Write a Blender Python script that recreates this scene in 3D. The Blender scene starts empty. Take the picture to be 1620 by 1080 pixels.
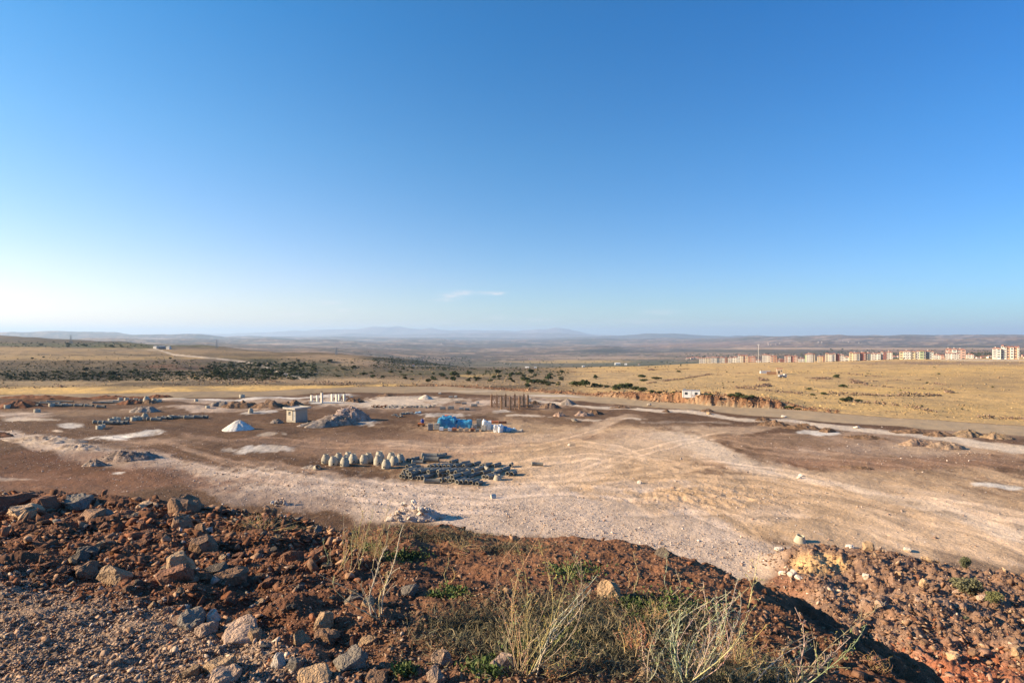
import bpy, bmesh, math, random
import numpy as np
from mathutils import Vector, Matrix, Euler
R = math.radians
random.seed(7)
RNG = np.random.default_rng(11)
SC = bpy.context.scene

# ------------------------------------------------------------------ camera
CAM_H = 18.0                 # eye height over the levelled building site
F = 900.0; CX = 810.0; HY = 533.0   # focal length / centre / horizon of the 1620 px photograph
cam_d = bpy.data.cameras.new('camera'); cam = bpy.data.objects.new('camera', cam_d)
SC.collection.objects.link(cam); SC.camera = cam
cam_d.lens = 20.0; cam_d.sensor_width = 36.0
cam_d.clip_start = 0.1; cam_d.clip_end = 120000
cam.location = (0, 0, CAM_H)
cam.rotation_euler = (R(90) - math.atan((540 - HY) / F), 0, 0)

# ------------------------------------------------------------------ sky, sun, exposure
SUN_EL, SUN_AZ = R(21), R(-93)      # azimuth measured from the view axis, negative = left
world = bpy.data.worlds.new("World"); SC.world = world; world.use_nodes = True
wn = world.node_tree; wn.nodes.clear()
def wnode(t): return wn.nodes.new(t)
w_out = wnode('ShaderNodeOutputWorld'); w_bg = wnode('ShaderNodeBackground')
sky = wnode('ShaderNodeTexSky'); sky.sky_type = 'NISHITA'; sky.sun_disc = False
sky.sun_elevation = SUN_EL; sky.sun_rotation = SUN_AZ
sky.altitude = 900; sky.air_density = 1.0; sky.dust_density = 0.6; sky.ozone_density = 3.0
w_bg.inputs['Strength'].default_value = 0.088
# small fair-weather clouds low over the far hills, part of the sky
tc = wnode('ShaderNodeTexCoord'); sep = wnode('ShaderNodeSeparateXYZ')
wn.links.new(tc.outputs['Generated'], sep.inputs[0])
def wm(op, a, b=None, c=None):
    n = wnode('ShaderNodeMath'); n.operation = op
    for i, v in enumerate((a, b, c)):
        if v is None: continue
        if isinstance(v, (int, float)): n.inputs[i].default_value = v
        else: wn.links.new(v, n.inputs[i])
    return n.outputs[0]
cu = wm('DIVIDE', sep.outputs[0], wm('MAXIMUM', sep.outputs[1], 0.05))
cv = wm('DIVIDE', sep.outputs[2], wm('MAXIMUM', sep.outputs[1], 0.05))
cnz = wnode('ShaderNodeTexNoise'); cnz.inputs['Scale'].default_value = 1.0; cnz.inputs['Detail'].default_value = 6
cnz.inputs['Roughness'].default_value = 0.6
cmb = wnode('ShaderNodeCombineXYZ')
wn.links.new(wm('MULTIPLY', cu, 75.0), cmb.inputs[0]); wn.links.new(wm('MULTIPLY', cv, 260.0), cmb.inputs[1])
wn.links.new(cmb.outputs[0], cnz.inputs['Vector'])
tot = None
for (px, py, rx, ry, amp) in [(712, 468, 15, 4, .6), (733, 463, 13, 3.5, .8), (762, 463, 10, 2.4, .35), (785, 464, 12, 2.6, .9),
                              (700, 475, 16, 2.2, .4), (520, 479, 20, 3, .4), (545, 491, 14, 3, .4), (465, 497, 20, 3, .35),
                              (785, 503, 14, 4, .3), (700, 509, 24, 3, .22), (1045, 494, 26, 4, .4), (1020, 509, 60, 4, .32),
                              (850, 506, 30, 3, .3), (1190, 512, 80, 4, .25), (620, 514, 60, 3, .22)]:
    a = wm('DIVIDE', wm('SUBTRACT', cu, (px - CX) / F), rx / F)
    b = wm('DIVIDE', wm('SUBTRACT', cv, (HY - py) / F), ry / F)
    r2 = wm('ADD', wm('MULTIPLY', a, a), wm('MULTIPLY', b, b))
    g = wm('MULTIPLY', wm('POWER', 2.718, wm('MULTIPLY', r2, -1.0)), amp)
    tot = g if tot is None else wm('ADD', tot, g)
nn = wm('MAXIMUM', wm('SUBTRACT', wm('MULTIPLY', cnz.outputs['Fac'], 3.0), 0.95), 0.0)
cfac = wm('MINIMUM', wm('MULTIPLY', tot, nn), 0.8)
mixc = wnode('ShaderNodeMix'); mixc.data_type = 'RGBA'
hsv = wnode('ShaderNodeHueSaturation'); hsv.inputs['Saturation'].default_value = 1.15; hsv.inputs['Hue'].default_value = 0.502
wn.links.new(sky.outputs[0], hsv.inputs['Color'])
# the sky deepens away from the sun and overhead, as under dry autumn air
def ramp(v, lo, hi, stops):
    mr = wnode('ShaderNodeMapRange'); mr.inputs[1].default_value = lo; mr.inputs[2].default_value = hi; wn.links.new(v, mr.inputs[0])
    cr = wnode('ShaderNodeValToRGB'); e = cr.color_ramp.elements
    while len(e) < len(stops): e.new(.5)
    for el, (p, c) in zip(e, stops): el.position = p; el.color = (*[k / 1.5 for k in c], 1)
    wn.links.new(mr.outputs[0], cr.inputs[0]); return cr.outputs[0]
side = ramp(sep.outputs[0], -.65, .65, [(0, (1.0, 1.0, .95)), (.25, (.84, .94, .95)), (.5, (.62, .86, .93)), (1, (.36, .70, .90))])
vert = ramp(sep.outputs[2], 0, .5, [(0, (1.20, .87, .80)), (.2, (1.20, .92, .93)), (.6, (.75, 1.0, 1.03)), (.95, (.34, .96, 1.10))])
def vmul(a, b, s=None):
    n = wnode('ShaderNodeVectorMath'); n.operation = 'MULTIPLY'; wn.links.new(a, n.inputs[0])
    if isinstance(b, tuple): n.inputs[1].default_value = b
    else: wn.links.new(b, n.inputs[1])
    return n.outputs[0]
toned = vmul(vmul(vmul(hsv.outputs[0], side), vert), (2.25, 2.25, 2.25))
wn.links.new(cfac, mixc.inputs[0]); wn.links.new(toned, mixc.inputs[6])
mixc.inputs[7].default_value = (5.6, 5.0, 4.9, 1)
wn.links.new(mixc.outputs[2], w_bg.inputs['Color']); wn.links.new(w_bg.outputs[0], w_out.inputs[0])

sun_d = bpy.data.lights.new('sun', 'SUN'); sun = bpy.data.objects.new('sun', sun_d)
SC.collection.objects.link(sun)
sun_d.energy = 5.0; sun_d.angle = R(0.53); sun_d.color = (1.0, 0.77, 0.50)
SUNV = Vector((math.sin(SUN_AZ) * math.cos(SUN_EL), math.cos(SUN_AZ) * math.cos(SUN_EL), math.sin(SUN_EL)))
sun.rotation_euler = SUNV.to_track_quat('Z', 'Y').to_euler(); sun.location = (-60, -10, 60)
SC.view_settings.view_transform = 'Standard'; SC.view_settings.look = 'None'
SC.view_settings.exposure = 1.22; SC.view_settings.gamma = 1.0
SC.cycles.volume_bounces = 1; SC.cycles.max_bounces = 5; SC.cycles.diffuse_bounces = 3
SC.cycles.caustics_reflective = False; SC.cycles.caustics_refractive = False

# ------------------------------------------------------------------ numpy noise
def _h(ix, iy, s):
    h = (ix.astype(np.int64) * 374761393 + iy.astype(np.int64) * 668265263 + s * 2147483647 + 1013904223) & 0xFFFFFFFF
    h = ((h ^ (h >> 13)) * 1274126177) & 0xFFFFFFFF
    h = ((h ^ (h >> 16)) * 2246822519) & 0xFFFFFFFF
    return ((h ^ (h >> 15)) & 0xFFFF) / 32767.5 - 1.0
def vn(x, y, s=0):
    x = np.asarray(x, float); y = np.asarray(y, float)
    ix = np.floor(x); iy = np.floor(y); fx = x - ix; fy = y - iy
    fx = fx * fx * (3 - 2 * fx); fy = fy * fy * (3 - 2 * fy)
    a = _h(ix, iy, s); b = _h(ix + 1, iy, s); c = _h(ix, iy + 1, s); d = _h(ix + 1, iy + 1, s)
    return (a * (1 - fx) + b * fx) * (1 - fy) + (c * (1 - fx) + d * fx) * fy
def fbm(x, y, o=4, s=0, g=.5):
    t = 0; a = 1; n = 0
    for i in range(o):
        t = t + a * vn(x + 17.3 * i, y - 9.1 * i, s + i); n += a
        a *= g; x, y = (x * .8 - y * .6) * 2.03, (x * .6 + y * .8) * 2.03
    return t / n
def ss(a, b, x):
    t = np.clip((x - a) / (b - a), 0, 1); return t * t * (3 - 2 * t)
def softplus(x, k):
    return k * np.logaddexp(0, x / k)
def lerp(a, b, t): return a + (b - a) * t

# ------------------------------------------------------------------ lie of the land
P_TOP = ([-700, 0, 275, 400, 500, 550, 700, 817, 900, 989, 1122, 1220, 1260, 1319, 1467, 1591, 1620, 1900, 2400],
         [627, 624, 621, 620, 616, 613, 612, 617.6, 624, 631, 641.5, 646, 649, 654, 664, 673, 675.5, 700, 745])
P_BOT = ([-700, 0, 275, 400, 530, 700, 817, 950, 1011, 1122, 1220, 1319, 1430, 1517, 1620, 1900, 2400],
         [634, 630, 628, 628, 621, 620.5, 626, 637, 642, 651, 659, 668, 675, 683, 690, 715, 765])
COLS = {
 -500: [(205, 612), (300, 592), (500, 570), (900, 545), (1700, 527), (2600, 524), (3200, 545), (6000, 540), (12000, 530), (16000, 526.5), (22000, 533), (45000, 531)],
 0:    [(205, 613), (235, 605), (330, 590), (500, 575), (750, 559), (1100, 548), (1700, 536), (2300, 532.5), (2700, 540), (6000, 541), (12000, 530), (16000, 527.5), (22000, 533), (45000, 531.5)],
 200:  [(205, 612), (260, 601), (350, 588), (520, 570), (800, 556), (1300, 547), (2000, 542), (2200, 541), (2600, 547), (6000, 542), (12000, 532.5), (16000, 530), (22000, 533.5), (45000, 531.5)],
 330:  [(205, 611.5), (260, 600), (350, 590), (520, 573), (800, 560), (1150, 550.5), (1500, 552), (2600, 552), (6000, 546), (12000, 536), (16000, 534), (22000, 534), (45000, 531.7)],
 400:  [(207, 611), (260, 601), (360, 591), (520, 576), (800, 562), (1100, 553), (1500, 558), (2600, 556), (5000, 547), (9000, 541), (14000, 535.5), (22000, 534.5), (45000, 532)],
 550:  [(210, 606), (300, 598), (380, 590), (600, 574), (900, 562), (1300, 568), (2200, 562), (3500, 554), (6000, 548), (10000, 542), (14000, 538), (22000, 534.5), (45000, 532)],
 650:  [(212, 606), (320, 597), (450, 588), (700, 576), (1000, 567), (1300, 578), (2300, 574), (3500, 562), (6000, 552), (10000, 544), (15000, 539), (22000, 535), (45000, 532)],
 740:  [(215, 606), (350, 596), (500, 589), (700, 585), (1000, 584), (2000, 581), (2800, 573), (4000, 563), (6500, 553), (10000, 545), (15000, 539), (22000, 535), (45000, 532)],
 900:  [(195, 614), (210, 612), (300, 602), (450, 590), (700, 582), (1000, 583), (2500, 576), (3500, 567), (6000, 555), (10000, 545), (15000, 538), (22000, 534.5), (45000, 532)],
 1000: [(185, 621), (270, 605), (430, 589), (620, 580), (760, 578.5), (1100, 583), (2500, 574), (3800, 564), (6000, 555), (9000, 546), (13000, 538.5), (22000, 534.5), (45000, 532)],
 1100: [(185, 625), (280, 605), (450, 590), (700, 580), (980, 574.5), (1500, 580), (2500, 571), (3800, 562), (6000, 553), (9000, 544), (13000, 537), (22000, 534.5), (45000, 532)],
 1200: [(170, 630), (250, 608), (400, 589), (650, 577), (900, 574), (1100, 574.5), (1500, 574), (2300, 565), (3500, 557), (5000, 551), (7000, 543), (9500, 534.5), (11000, 534), (22000, 534.5), (45000, 532)],
 1300: [(165, 633), (240, 610), (370, 590), (560, 577), (850, 572.5), (1050, 572.5), (1600, 569), (2500, 562), (3500, 555), (5000, 550), (7500, 537), (9500, 531.5), (11500, 534), (22000, 534.5), (45000, 532)],
 1400: [(160, 638), (240, 610), (370, 589), (560, 575), (770, 569.5), (950, 569), (1600, 565), (2500, 560), (3600, 554), (5000, 549), (7000, 538), (9000, 531), (11500, 534), (22000, 534.5), (45000, 532)],
 1500: [(158, 642), (240, 611), (360, 590), (560, 573), (760, 568), (950, 567.5), (1600, 562), (2500, 557), (3600, 552), (5000, 548), (7000, 538), (9000, 531.5), (11500, 534), (22000, 534.5), (45000, 532)],
 1620: [(155, 646), (235, 611), (350, 590), (560, 572.5), (700, 567.5), (900, 566.5), (1500, 560), (2500, 555), (3600, 551), (5000, 546), (7000, 536), (9000, 528.5), (11500, 532), (22000, 534.5), (45000, 532)],
 2200: [(150, 650), (235, 611), (350, 590), (560, 572), (700, 565), (900, 562), (1500, 556), (2500, 550), (3600, 546), (5000, 540), (7000, 530), (9000, 524), (11500, 528), (22000, 534.5), (45000, 532)],
}
TPX = np.arange(-900, 2541, 20.0)
TLY = np.linspace(math.log(90), math.log(46000), 420)
def _table():
    cols = []
    keys = sorted(COLS)
    for k in keys:
        yt = 16200.0 / (np.interp(k, *P_TOP) - HY)
        pts = [(y, p) for y, p in COLS[k]]
        ly = [math.log(yt)] + [math.log(max(y, yt + 4)) for y, p in pts]
        pp = [np.interp(k, *P_TOP)] + [p for y, p in pts]
        v = np.interp(TLY, ly, pp)
        kk = np.exp(-0.5 * (np.arange(-6, 7) / 2.2) ** 2); kk /= kk.sum()
        v = np.convolve(np.pad(v, 6, mode='edge'), kk, mode='valid')
        cols.append(v)
    cols = np.array(cols); out = np.zeros((len(TPX), len(TLY)))
    for j in range(len(TLY)): out[:, j] = np.interp(TPX, keys, cols[:, j])
    kk = np.exp(-0.5 * (np.arange(-5, 6) / 1.8) ** 2); kk /= kk.sum()
    for j in range(len(TLY)): out[:, j] = np.convolve(np.pad(out[:, j], 5, mode='edge'), kk, mode='valid')
    return out
TAB = _table()
def tab(px, ly):
    a = np.clip((px - TPX[0]) / 20.0, 0, len(TPX) - 1.001); b = np.clip((ly - TLY[0]) / (TLY[1] - TLY[0]), 0, len(TLY) - 1.001)
    i = a.astype(int); j = b.astype(int); fa = a - i; fb = b - j
    return (TAB[i, j] * (1 - fa) + TAB[i + 1, j] * fa) * (1 - fb) + (TAB[i, j + 1] * (1 - fa) + TAB[i + 1, j + 1] * fa) * fb

EDGE = ([-60, -26, -17, -12.6, -10, -7.4, -5, -2.9, -1.2, -.1, 1.0, 2.0, 3.5],
        [20, 17, 15, 14, 13.6, 13.0, 12.2, 10.8, 10.1, 9.6, 9.2, 8.7, 7.6])
def shelf_F(x, y):
    """signed distance (m) past the lip of the bank the camera stands on"""
    a = y - np.interp(x, *EDGE) + .35 * vn(x * .7, y * .1, 5) + .15 * vn(x * 2.3, y * .3, 6)
    xr = 2.72 + ss(5.0, 8.0, y) * .2 + .22 * vn(y * .9, x * .1, 7) + .1 * vn(y * 2.7, 0 * x, 8)
    b = (x - xr)
    return softplus(a - b, .35) + b
def near_h(x, y):
    z = 16.38 - .165 * y
    z = z + .10 * fbm(x * .45, y * .45, 3, 21)
    rub = ss(1.0, -1.5, x - .0 * y)
    clod = np.abs(fbm(x * 1.6, y * 1.6, 4, 31)); rub = rub * (1 - .72 * ss(.5, -.4, y - (3.4 - .5 * x)))
    z = z + rub * (.22 * fbm(x * 1.1, y * 1.1, 3, 33) + .16 * (clod - .3)) * ss(1.8, 4.0, y)
    z = z + .045 * fbm(x * 5, y * 5, 4, 41) + .022 * np.abs(fbm(x * 13, y * 13, 3, 43)) + .010 * vn(x * 34, y * 34, 45)
    # a heap of boulders along the left of the lip
    z = z + .22 * np.exp(-((x + 9.8) / 4.0) ** 2 - ((y - np.interp(x, *EDGE) + 1.2) / 1.5) ** 2)
    return z
def lower_h(x, y):
    """heap of tipped spoil on the right, below the bank"""
    yr = np.clip(y, 8, 60)
    left = 5.2 + (yr - 10) * .44 + 1.6 * vn(y * .12, x * .02, 51) + .6 * vn(y * .5, x * .1, 52)
    m = ss(-1.5, 3.2, x - left)
    crest = np.interp(x, [10, 16, 20.5, 24, 28, 31, 36, 60], [42, 44, 45.5, 46, 44, 42.5, 39, 33]) + 1.2 * vn(x * .3, y * .02, 53)
    m = m * ss(1.2, -2.2, y - crest)
    h = 1.7 + 2.8 * ss(42, 14, y) + .75 * fbm(x * .22, y * .22, 3, 54) + .75 * np.abs(fbm(x * .8, y * .8, 4, 55)) + .22 * fbm(x * 3, y * 3, 3, 56)
    return m * h, m
MOUND_H = []     # soft swells in the site itself: (x, y, rx, ry, h)
def Zg(x, y, parts=False):
    x = np.asarray(x, float); y = np.maximum(np.asarray(y, float), .5)
    px = CX + F * x / y; ly = np.log(y)
    # the level building site
    py = 533 + 16200 / y
    plain = .10 * fbm(x * .07, y * .07, 3, 61) + .09 * fbm(x * .5, y * .5, 3, 62) + .018 * fbm(x * 2.4, y * 2.4, 3, 63)
    churn = np.exp(-((px - 1110) / 120) ** 2 - ((py - 785) / 18) ** 2) + .35 * np.exp(-((px - 1500) / 110) ** 2 - ((py - 742) / 9) ** 2)
    plain = plain + churn * (.5 * np.abs(fbm(x * .6 + .3 * y, y * .22, 4, 64)) + .15 * fbm(x * 1.5, y * 1.2, 3, 65))
    soil = np.exp(-((px - 150) / 230) ** 2 - ((py - 748) / 24) ** 2)
    plain = plain + soil * .12 * fbm(x * .12 + y * .06, y * .9, 3, 66)
    lh, lm = lower_h(x, y)
    ridg = .04 * ss(.32, .6, np.abs(fbm(x * .13 + y * .05, y * .16, 4, 67))) * (y > 40)
    z = (plain + ridg * (.3 + .7 * ss(200, 60, y))) * (1 - .6 * lm) + lh
    # land beyond
    yt = 16200 / (np.interp(px, *P_TOP) - HY)
    far = CAM_H - (tab(px, np.maximum(ly, TLY[0])) - HY) / F * y
    t = ss(0, 6, y - yt)
    u = x / y
    n = fbm(u * 9 + 3, ly * 16, 4, 71)
    rough = y * (.0022 + .0022 * ss(760, 500, px)) * n + y * .0075 * ss(800, 560, px) * fbm(u * 5.5 + 1.7, ly * 9, 3, 77) * ss(2400, 1500, y) * ss(yt + 5, yt + 160, y) * ss(20000, 9000, y)
    hill = y * (.0055 * ss(3500, 7000, y) + .0026 * ss(1500, 2600, y)) * fbm(u * 7, ly * 13, 5, 73) * ss(24000, 15000, y)
    cut = np.interp(px, [700, 760, 930, 980, 1040, 1090, 1180, 1215, 1245, 1275, 1330], [0, .3, .5, 1.2, 2.0, 2.6, 2.5, 1.9, 1.0, .3, 0])
    jit = .5 * vn(x * .9, y * .05, 81) + .3 * vn(x * 2.6, y * .05, 82) + .5 * vn(x * .2, 0 * y, 83)
    cutm = ss(0, 1.5, y - yt - .6 - jit) * np.exp(-np.clip(y - yt - 8, 0, None) / 26) * (1 + .18 * vn(x * .6, y * .3, 84))
    fld = .22 * fbm(x * .16, y * .16, 4, 85) * ss(yt, yt + 12, y) * ss(1600, 600, y)
    z = z * (1 - t) + far * t + rough + hill + cut * cutm + fld
    # the bank in front
    Fd = shelf_F(x, y)
    lip = ss(-.6, .6, Fd) * ss(9, 3, Fd)
    nh = near_h(x, y) + lip * (.30 * (np.abs(fbm(x * 1.4, y * 1.4, 4, 95)) - .2) + .10 * fbm(x * 4.5, y * 4.5, 3, 97)) - .62 * softplus(Fd, .55) - .10 * np.clip(Fd, 0, 8) * np.abs(vn(x * 1.3, y * 1.3, 91))
    z = np.maximum(z, nh)
    if parts: return z, Fd, lm, px, yt, cutm * (cut > .2), (nh >= z - 1e-6)
    return z
def zat(x, y): return float(Zg(np.array([x]), np.array([y]))[0])
_HY = np.exp(np.linspace(math.log(1.8), math.log(30000), 1500))
def hit(px, py, ymin=1.8):
    """where the line of sight through a pixel of the photograph meets the ground"""
    u = (px - CX) / F; Y = _HY[_HY > ymin]
    g = CAM_H - (py - HY) / F * Y
    z = Zg(u * Y, Y); k = np.argmax(g <= z)
    if g[k] > z[k]: k = len(Y) - 1
    if k > 0:
        d0 = g[k - 1] - z[k - 1]; d1 = g[k] - z[k]; f = d0 / (d0 - d1 + 1e-12)
        yy = Y[k - 1] + (Y[k] - Y[k - 1]) * f
    else: yy = Y[0]
    return Vector((u * yy, yy, zat(u * yy, yy)))
def plane_pt(px, py):
    y = 16200.0 / (py - HY); return (px - CX) / F * y, y

# ------------------------------------------------------------------ helpers
MAT = {}
def nt_mat(name):
    m = bpy.data.materials.new(name); m.use_nodes = True; MAT[name] = m
    nt = m.node_tree; b = nt.nodes['Principled BSDF']
    b.inputs['Specular IOR Level'].default_value = .25; b.inputs['Roughness'].default_value = .9
    return m, nt, b
def simple_mat(name, col, rough=.85, var=.18, scale=3.0, bump=0.0, bscale=12., metal=0., spec=.3):
    """colour broken up by two octave sets of noise, plus fine bump"""
    m, nt, b = nt_mat(name); N = nt.nodes.new; L = nt.links.new
    b.inputs['Roughness'].default_value = rough; b.inputs['Metallic'].default_value = metal
    b.inputs['Specular IOR Level'].default_value = spec
    tcn = N('ShaderNodeTexCoord'); nz = N('ShaderNodeTexNoise'); nz.inputs['Scale'].default_value = scale
    nz.inputs['Detail'].default_value = 8; nz.inputs['Roughness'].default_value = .65
    oi = N('ShaderNodeObjectInfo'); ad = N('ShaderNodeVectorMath'); ad.operation = 'ADD'
    L(tcn.outputs['Object'], ad.inputs[0]); L(oi.outputs['Location'], ad.inputs[1]); L(ad.outputs[0], nz.inputs['Vector'])
    mr = N('ShaderNodeMapRange'); mr.inputs[1].default_value = .28; mr.inputs[2].default_value = .72
    mr.inputs[3].default_value = 1 - var; mr.inputs[4].default_value = 1 + var
    L(nz.outputs['Fac'], mr.inputs[0])
    rv = N('ShaderNodeMapRange'); rv.inputs[3].default_value = 1 - var * .7; rv.inputs[4].default_value = 1 + var * .7
    L(oi.outputs['Random'], rv.inputs[0])
    mu = N('ShaderNodeMath'); mu.operation = 'MULTIPLY'; L(mr.outputs[0], mu.inputs[0]); L(rv.outputs[0], mu.inputs[1])
    vm = N('ShaderNodeVectorMath'); vm.operation = 'SCALE'; vm.inputs[0].default_value = col[:3]
    L(mu.outputs[0], vm.inputs['Scale']); L(vm.outputs[0], b.inputs['Base Color'])
    if bump:
        n2 = N('ShaderNodeTexNoise'); n2.inputs['Scale'].default_value = bscale; n2.inputs['Detail'].default_value = 6
        L(ad.outputs[0], n2.inputs['Vector'])
        bp = N('ShaderNodeBump'); bp.inputs['Distance'].default_value = bump; L(n2.outputs['Fac'], bp.inputs['Height'])
        L(bp.outputs[0], b.inputs['Normal'])
    return m
def vc_mat(name, scales=((1.0, .2),), bumps=(), rough=.95):
    """vertex colour (the thing's own colour patches) broken up by procedural noise"""
    m, nt, b = nt_mat(name); N = nt.nodes.new; L = nt.links.new
    b.inputs['Roughness'].default_value = rough; b.inputs['Specular IOR Level'].default_value = .12
    at = N('ShaderNodeAttribute'); at.attribute_name = 'Col'; geo = N('ShaderNodeNewGeometry')
    cur = at.outputs['Color']
    for sc, amt in scales:
        nz = N('ShaderNodeTexNoise'); nz.inputs['Scale'].default_value = sc; nz.inputs['Detail'].default_value = 7
        nz.inputs['Roughness'].default_value = .65; L(geo.outputs['Position'], nz.inputs['Vector'])
        mr = N('ShaderNodeMapRange'); mr.inputs[1].default_value = .3; mr.inputs[2].default_value = .7
        mr.inputs[3].default_value = 1 - amt; mr.inputs[4].default_value = 1 + amt; L(nz.outputs['Fac'], mr.inputs[0])
        vm = N('ShaderNodeVectorMath'); vm.operation = 'SCALE'; L(cur, vm.inputs[0]); L(mr.outputs[0], vm.inputs['Scale'])
        cur = vm.outputs[0]
    L(cur, b.inputs['Base Color'])
    prev = None
    for sc, dist in bumps:
        n2 = N('ShaderNodeTexNoise'); n2.inputs['Scale'].default_value = sc; n2.inputs['Detail'].default_value = 6
        n2.inputs['Roughness'].default_value = .6
        L(geo.outputs['Position'], n2.inputs['Vector'])
        bp = N('ShaderNodeBump'); bp.inputs['Distance'].default_value = dist; L(n2.outputs['Fac'], bp.inputs['Height'])
        if prev: L(prev, bp.inputs['Normal'])
        prev = bp.outputs[0]
    if prev: L(prev, b.inputs['Normal'])
    return m
def np_mesh(name, V, Fc, col=None, smooth=False):
    """mesh from numpy arrays; Fc is (n,3) or (n,4)"""
    me = bpy.data.meshes.new(name); V = np.ascontiguousarray(V, np.float32); Fc = np.ascontiguousarray(Fc, np.int32)
    k = Fc.shape[1]
    me.vertices.add(len(V)); me.vertices.foreach_set('co', V.ravel())
    me.loops.add(Fc.size); me.loops.foreach_set('vertex_index', Fc.ravel())
    me.polygons.add(len(Fc)); me.polygons.foreach_set('loop_start', np.arange(0, Fc.size, k, dtype=np.int32))
    if smooth: me.polygons.foreach_set('use_smooth', np.ones(len(Fc), bool))
    me.update(calc_edges=True)
    if col is not None:
        at = me.color_attributes.new('Col', 'FLOAT_COLOR', 'POINT')
        c4 = np.ones((len(V), 4), np.float32); c4[:, :3] = col; at.data.foreach_set('color', c4.ravel())
    return me
def link(name, me, mat=None, parent=None, loc=None, rot=None, scale=None):
    o = bpy.data.objects.new(name, me); SC.collection.objects.link(o)
    if mat is not None and me is not None and not me.materials: me.materials.append(mat)
    if parent is not None: o.parent = parent
    if loc is not None: o.location = loc
    if rot is not None: o.rotation_euler = rot
    if scale is not None: o.scale = scale
    return o
def tag(o, label=None, cat=None, group=None, kind=None):
    if label: o['label'] = label
    if cat: o['category'] = cat
    if group: o['group'] = group
    if kind: o['kind'] = kind
    return o
def thing(name, loc, rz=0, label=None, cat=None, group=None):
    o = bpy.data.objects.new(name, None); SC.collection.objects.link(o)
    o.location = loc; o.rotation_euler = (0, 0, rz); o.empty_display_size = .3
    return tag(o, label, cat, group)
def copy_tree(o, parent=None):
    c = o.copy(); SC.collection.objects.link(c)
    if parent is not None: c.parent = parent
    for ch in list(o.children): copy_tree(ch, c)
    return c
class MB:
    """collects boxes, tubes and lathes into one mesh"""
    def __init__(s): s.v = []; s.f = []
    def add(s, v, f):
        n = len(s.v); s.v += [tuple(p) for p in v]; s.f += [tuple(i + n for i in q) for q in f]; return s
    def box(s, cx, cy, cz, sx, sy, sz, rz=0, taper=1.0):
        c, n = math.cos(rz), math.sin(rz); v = []
        for k in (-1, 1):
            t = taper if k == 1 else 1
            for i, j in ((-1, -1), (1, -1), (1, 1), (-1, 1)):
                x = i * sx / 2 * t; y = j * sy / 2 * t; v.append((cx + x * c - y * n, cy + x * n + y * c, cz + k * sz / 2))
        return s.add(v, [(3, 2, 1, 0), (4, 5, 6, 7), (0, 1, 5, 4), (1, 2, 6, 5), (2, 3, 7, 6), (3, 0, 4, 7)])
    def bar(s, a, b, w, h=None):
        a = Vector(a); b = Vector(b); h = h or w; d = (b - a).normalized()
        up = Vector((0, 0, 1)) if abs(d.z) < .95 else Vector((1, 0, 0))
        p = d.cross(up).normalized() * w / 2; q = p.cross(d).normalized() * h / 2
        v = [a - p - q, a + p - q, a + p + q, a - p + q, b - p - q, b + p - q, b + p + q, b - p + q]
        return s.add(v, [(0, 1, 2, 3), (7, 6, 5, 4), (0, 4, 5, 1), (1, 5, 6, 2), (2, 6, 7, 3), (3, 7, 4, 0)])
    def tube(s, pts, rs, n=5):
        pts = [Vector(p) for p in pts]; base = len(s.v); m = len(pts)
        for i, p in enumerate(pts):
            d = (pts[min(i + 1, m - 1)] - pts[max(i - 1, 0)]).normalized()
            up = Vector((0, 0, 1)) if abs(d.z) < .9 else Vector((1, 0, 0))
            a = d.cross(up).normalized(); b = a.cross(d)
            for k in range(n):
                t = 2 * math.pi * k / n; s.v.append(tuple(p + (a * math.cos(t) + b * math.sin(t)) * rs[i]))
        for i in range(m - 1):
            for k in range(n):
                s.f.append((base + i * n + k, base + i * n + (k + 1) % n, base + (i + 1) * n + (k + 1) % n, base + (i + 1) * n + k))
        s.f.append(tuple(base + (m - 1) * n + k for k in range(n)))
        return s
    def lathe(s, prof, n=24, ax='z'):
        """prof: closed list of (r, h); hollow things close on themselves"""
        base = len(s.v); m = len(prof)
        for r, h in prof:
            for k in range(n):
                t = 2 * math.pi * k / n; x, y = r * math.cos(t), r * math.sin(t)
                s.v.append((x, y, h) if ax == 'z' else (h, x, y))
        for i in range(m - 1):
            for k in range(n):
                q = (base + i * n + k, base + i * n + (k + 1) % n, base + (i + 1) * n + (k + 1) % n, base + (i + 1) * n + k)
                s.f.append(q)
        return s
    def mesh(s, name, smooth=False):
        me = bpy.data.meshes.new(name); me.from_pydata(s.v, [], s.f); me.update()
        if smooth: me.polygons.foreach_set('use_smooth', [True] * len(me.polygons))
        return me
    def build(s, name, mat, parent=None, smooth=False, **k):
        return link(name, s.mesh(name, smooth), mat, parent, **k)
# ------------------------------------------------------------------ ground colours (albedo of soils, gravel, straw)
TAN = (.49, .335, .20); TANL = (.58, .42, .28); BROWN = (.125, .072, .041); DARK = (.088, .050, .030); RED = (.130, .055, .029)
GRAV = (.54, .42, .32); PALE = (.58, .475, .36); WHITE = (.72, .66, .57); GOLD = (.62, .405, .15); SCRUB = (.135, .098, .058)
ROADC = (.31, .232, .145); STRAW = (.46, .33, .18); GREEN = (.085, .09, .042); RUST = (.30, .115, .055)
def mixc_(c, m, col):
    m = np.clip(m, 0, 1)[:, None]; c *= (1 - m); c += m * np.array(col)[None, :]
def ell(px, py, cx, cy, rx, ry, soft=.5, nz=0):
    d = np.sqrt(((px - cx) / rx) ** 2 + ((py - cy) / ry) ** 2) + nz; return ss(1 + soft, 1 - soft, d)
def stroke(px, py, pts, soft=.4, nz=0):
    X = [p[0] for p in pts]; c = np.interp(px, X, [p[1] for p in pts]); w = np.interp(px, X, [p[2] for p in pts])
    e = ss(X[0] - 30, X[0] + 5, px) * ss(X[-1] + 30, X[-1] - 5, px)
    return ss(1 + soft, 1 - soft, np.abs(py - c) / w + nz) * e
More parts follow.
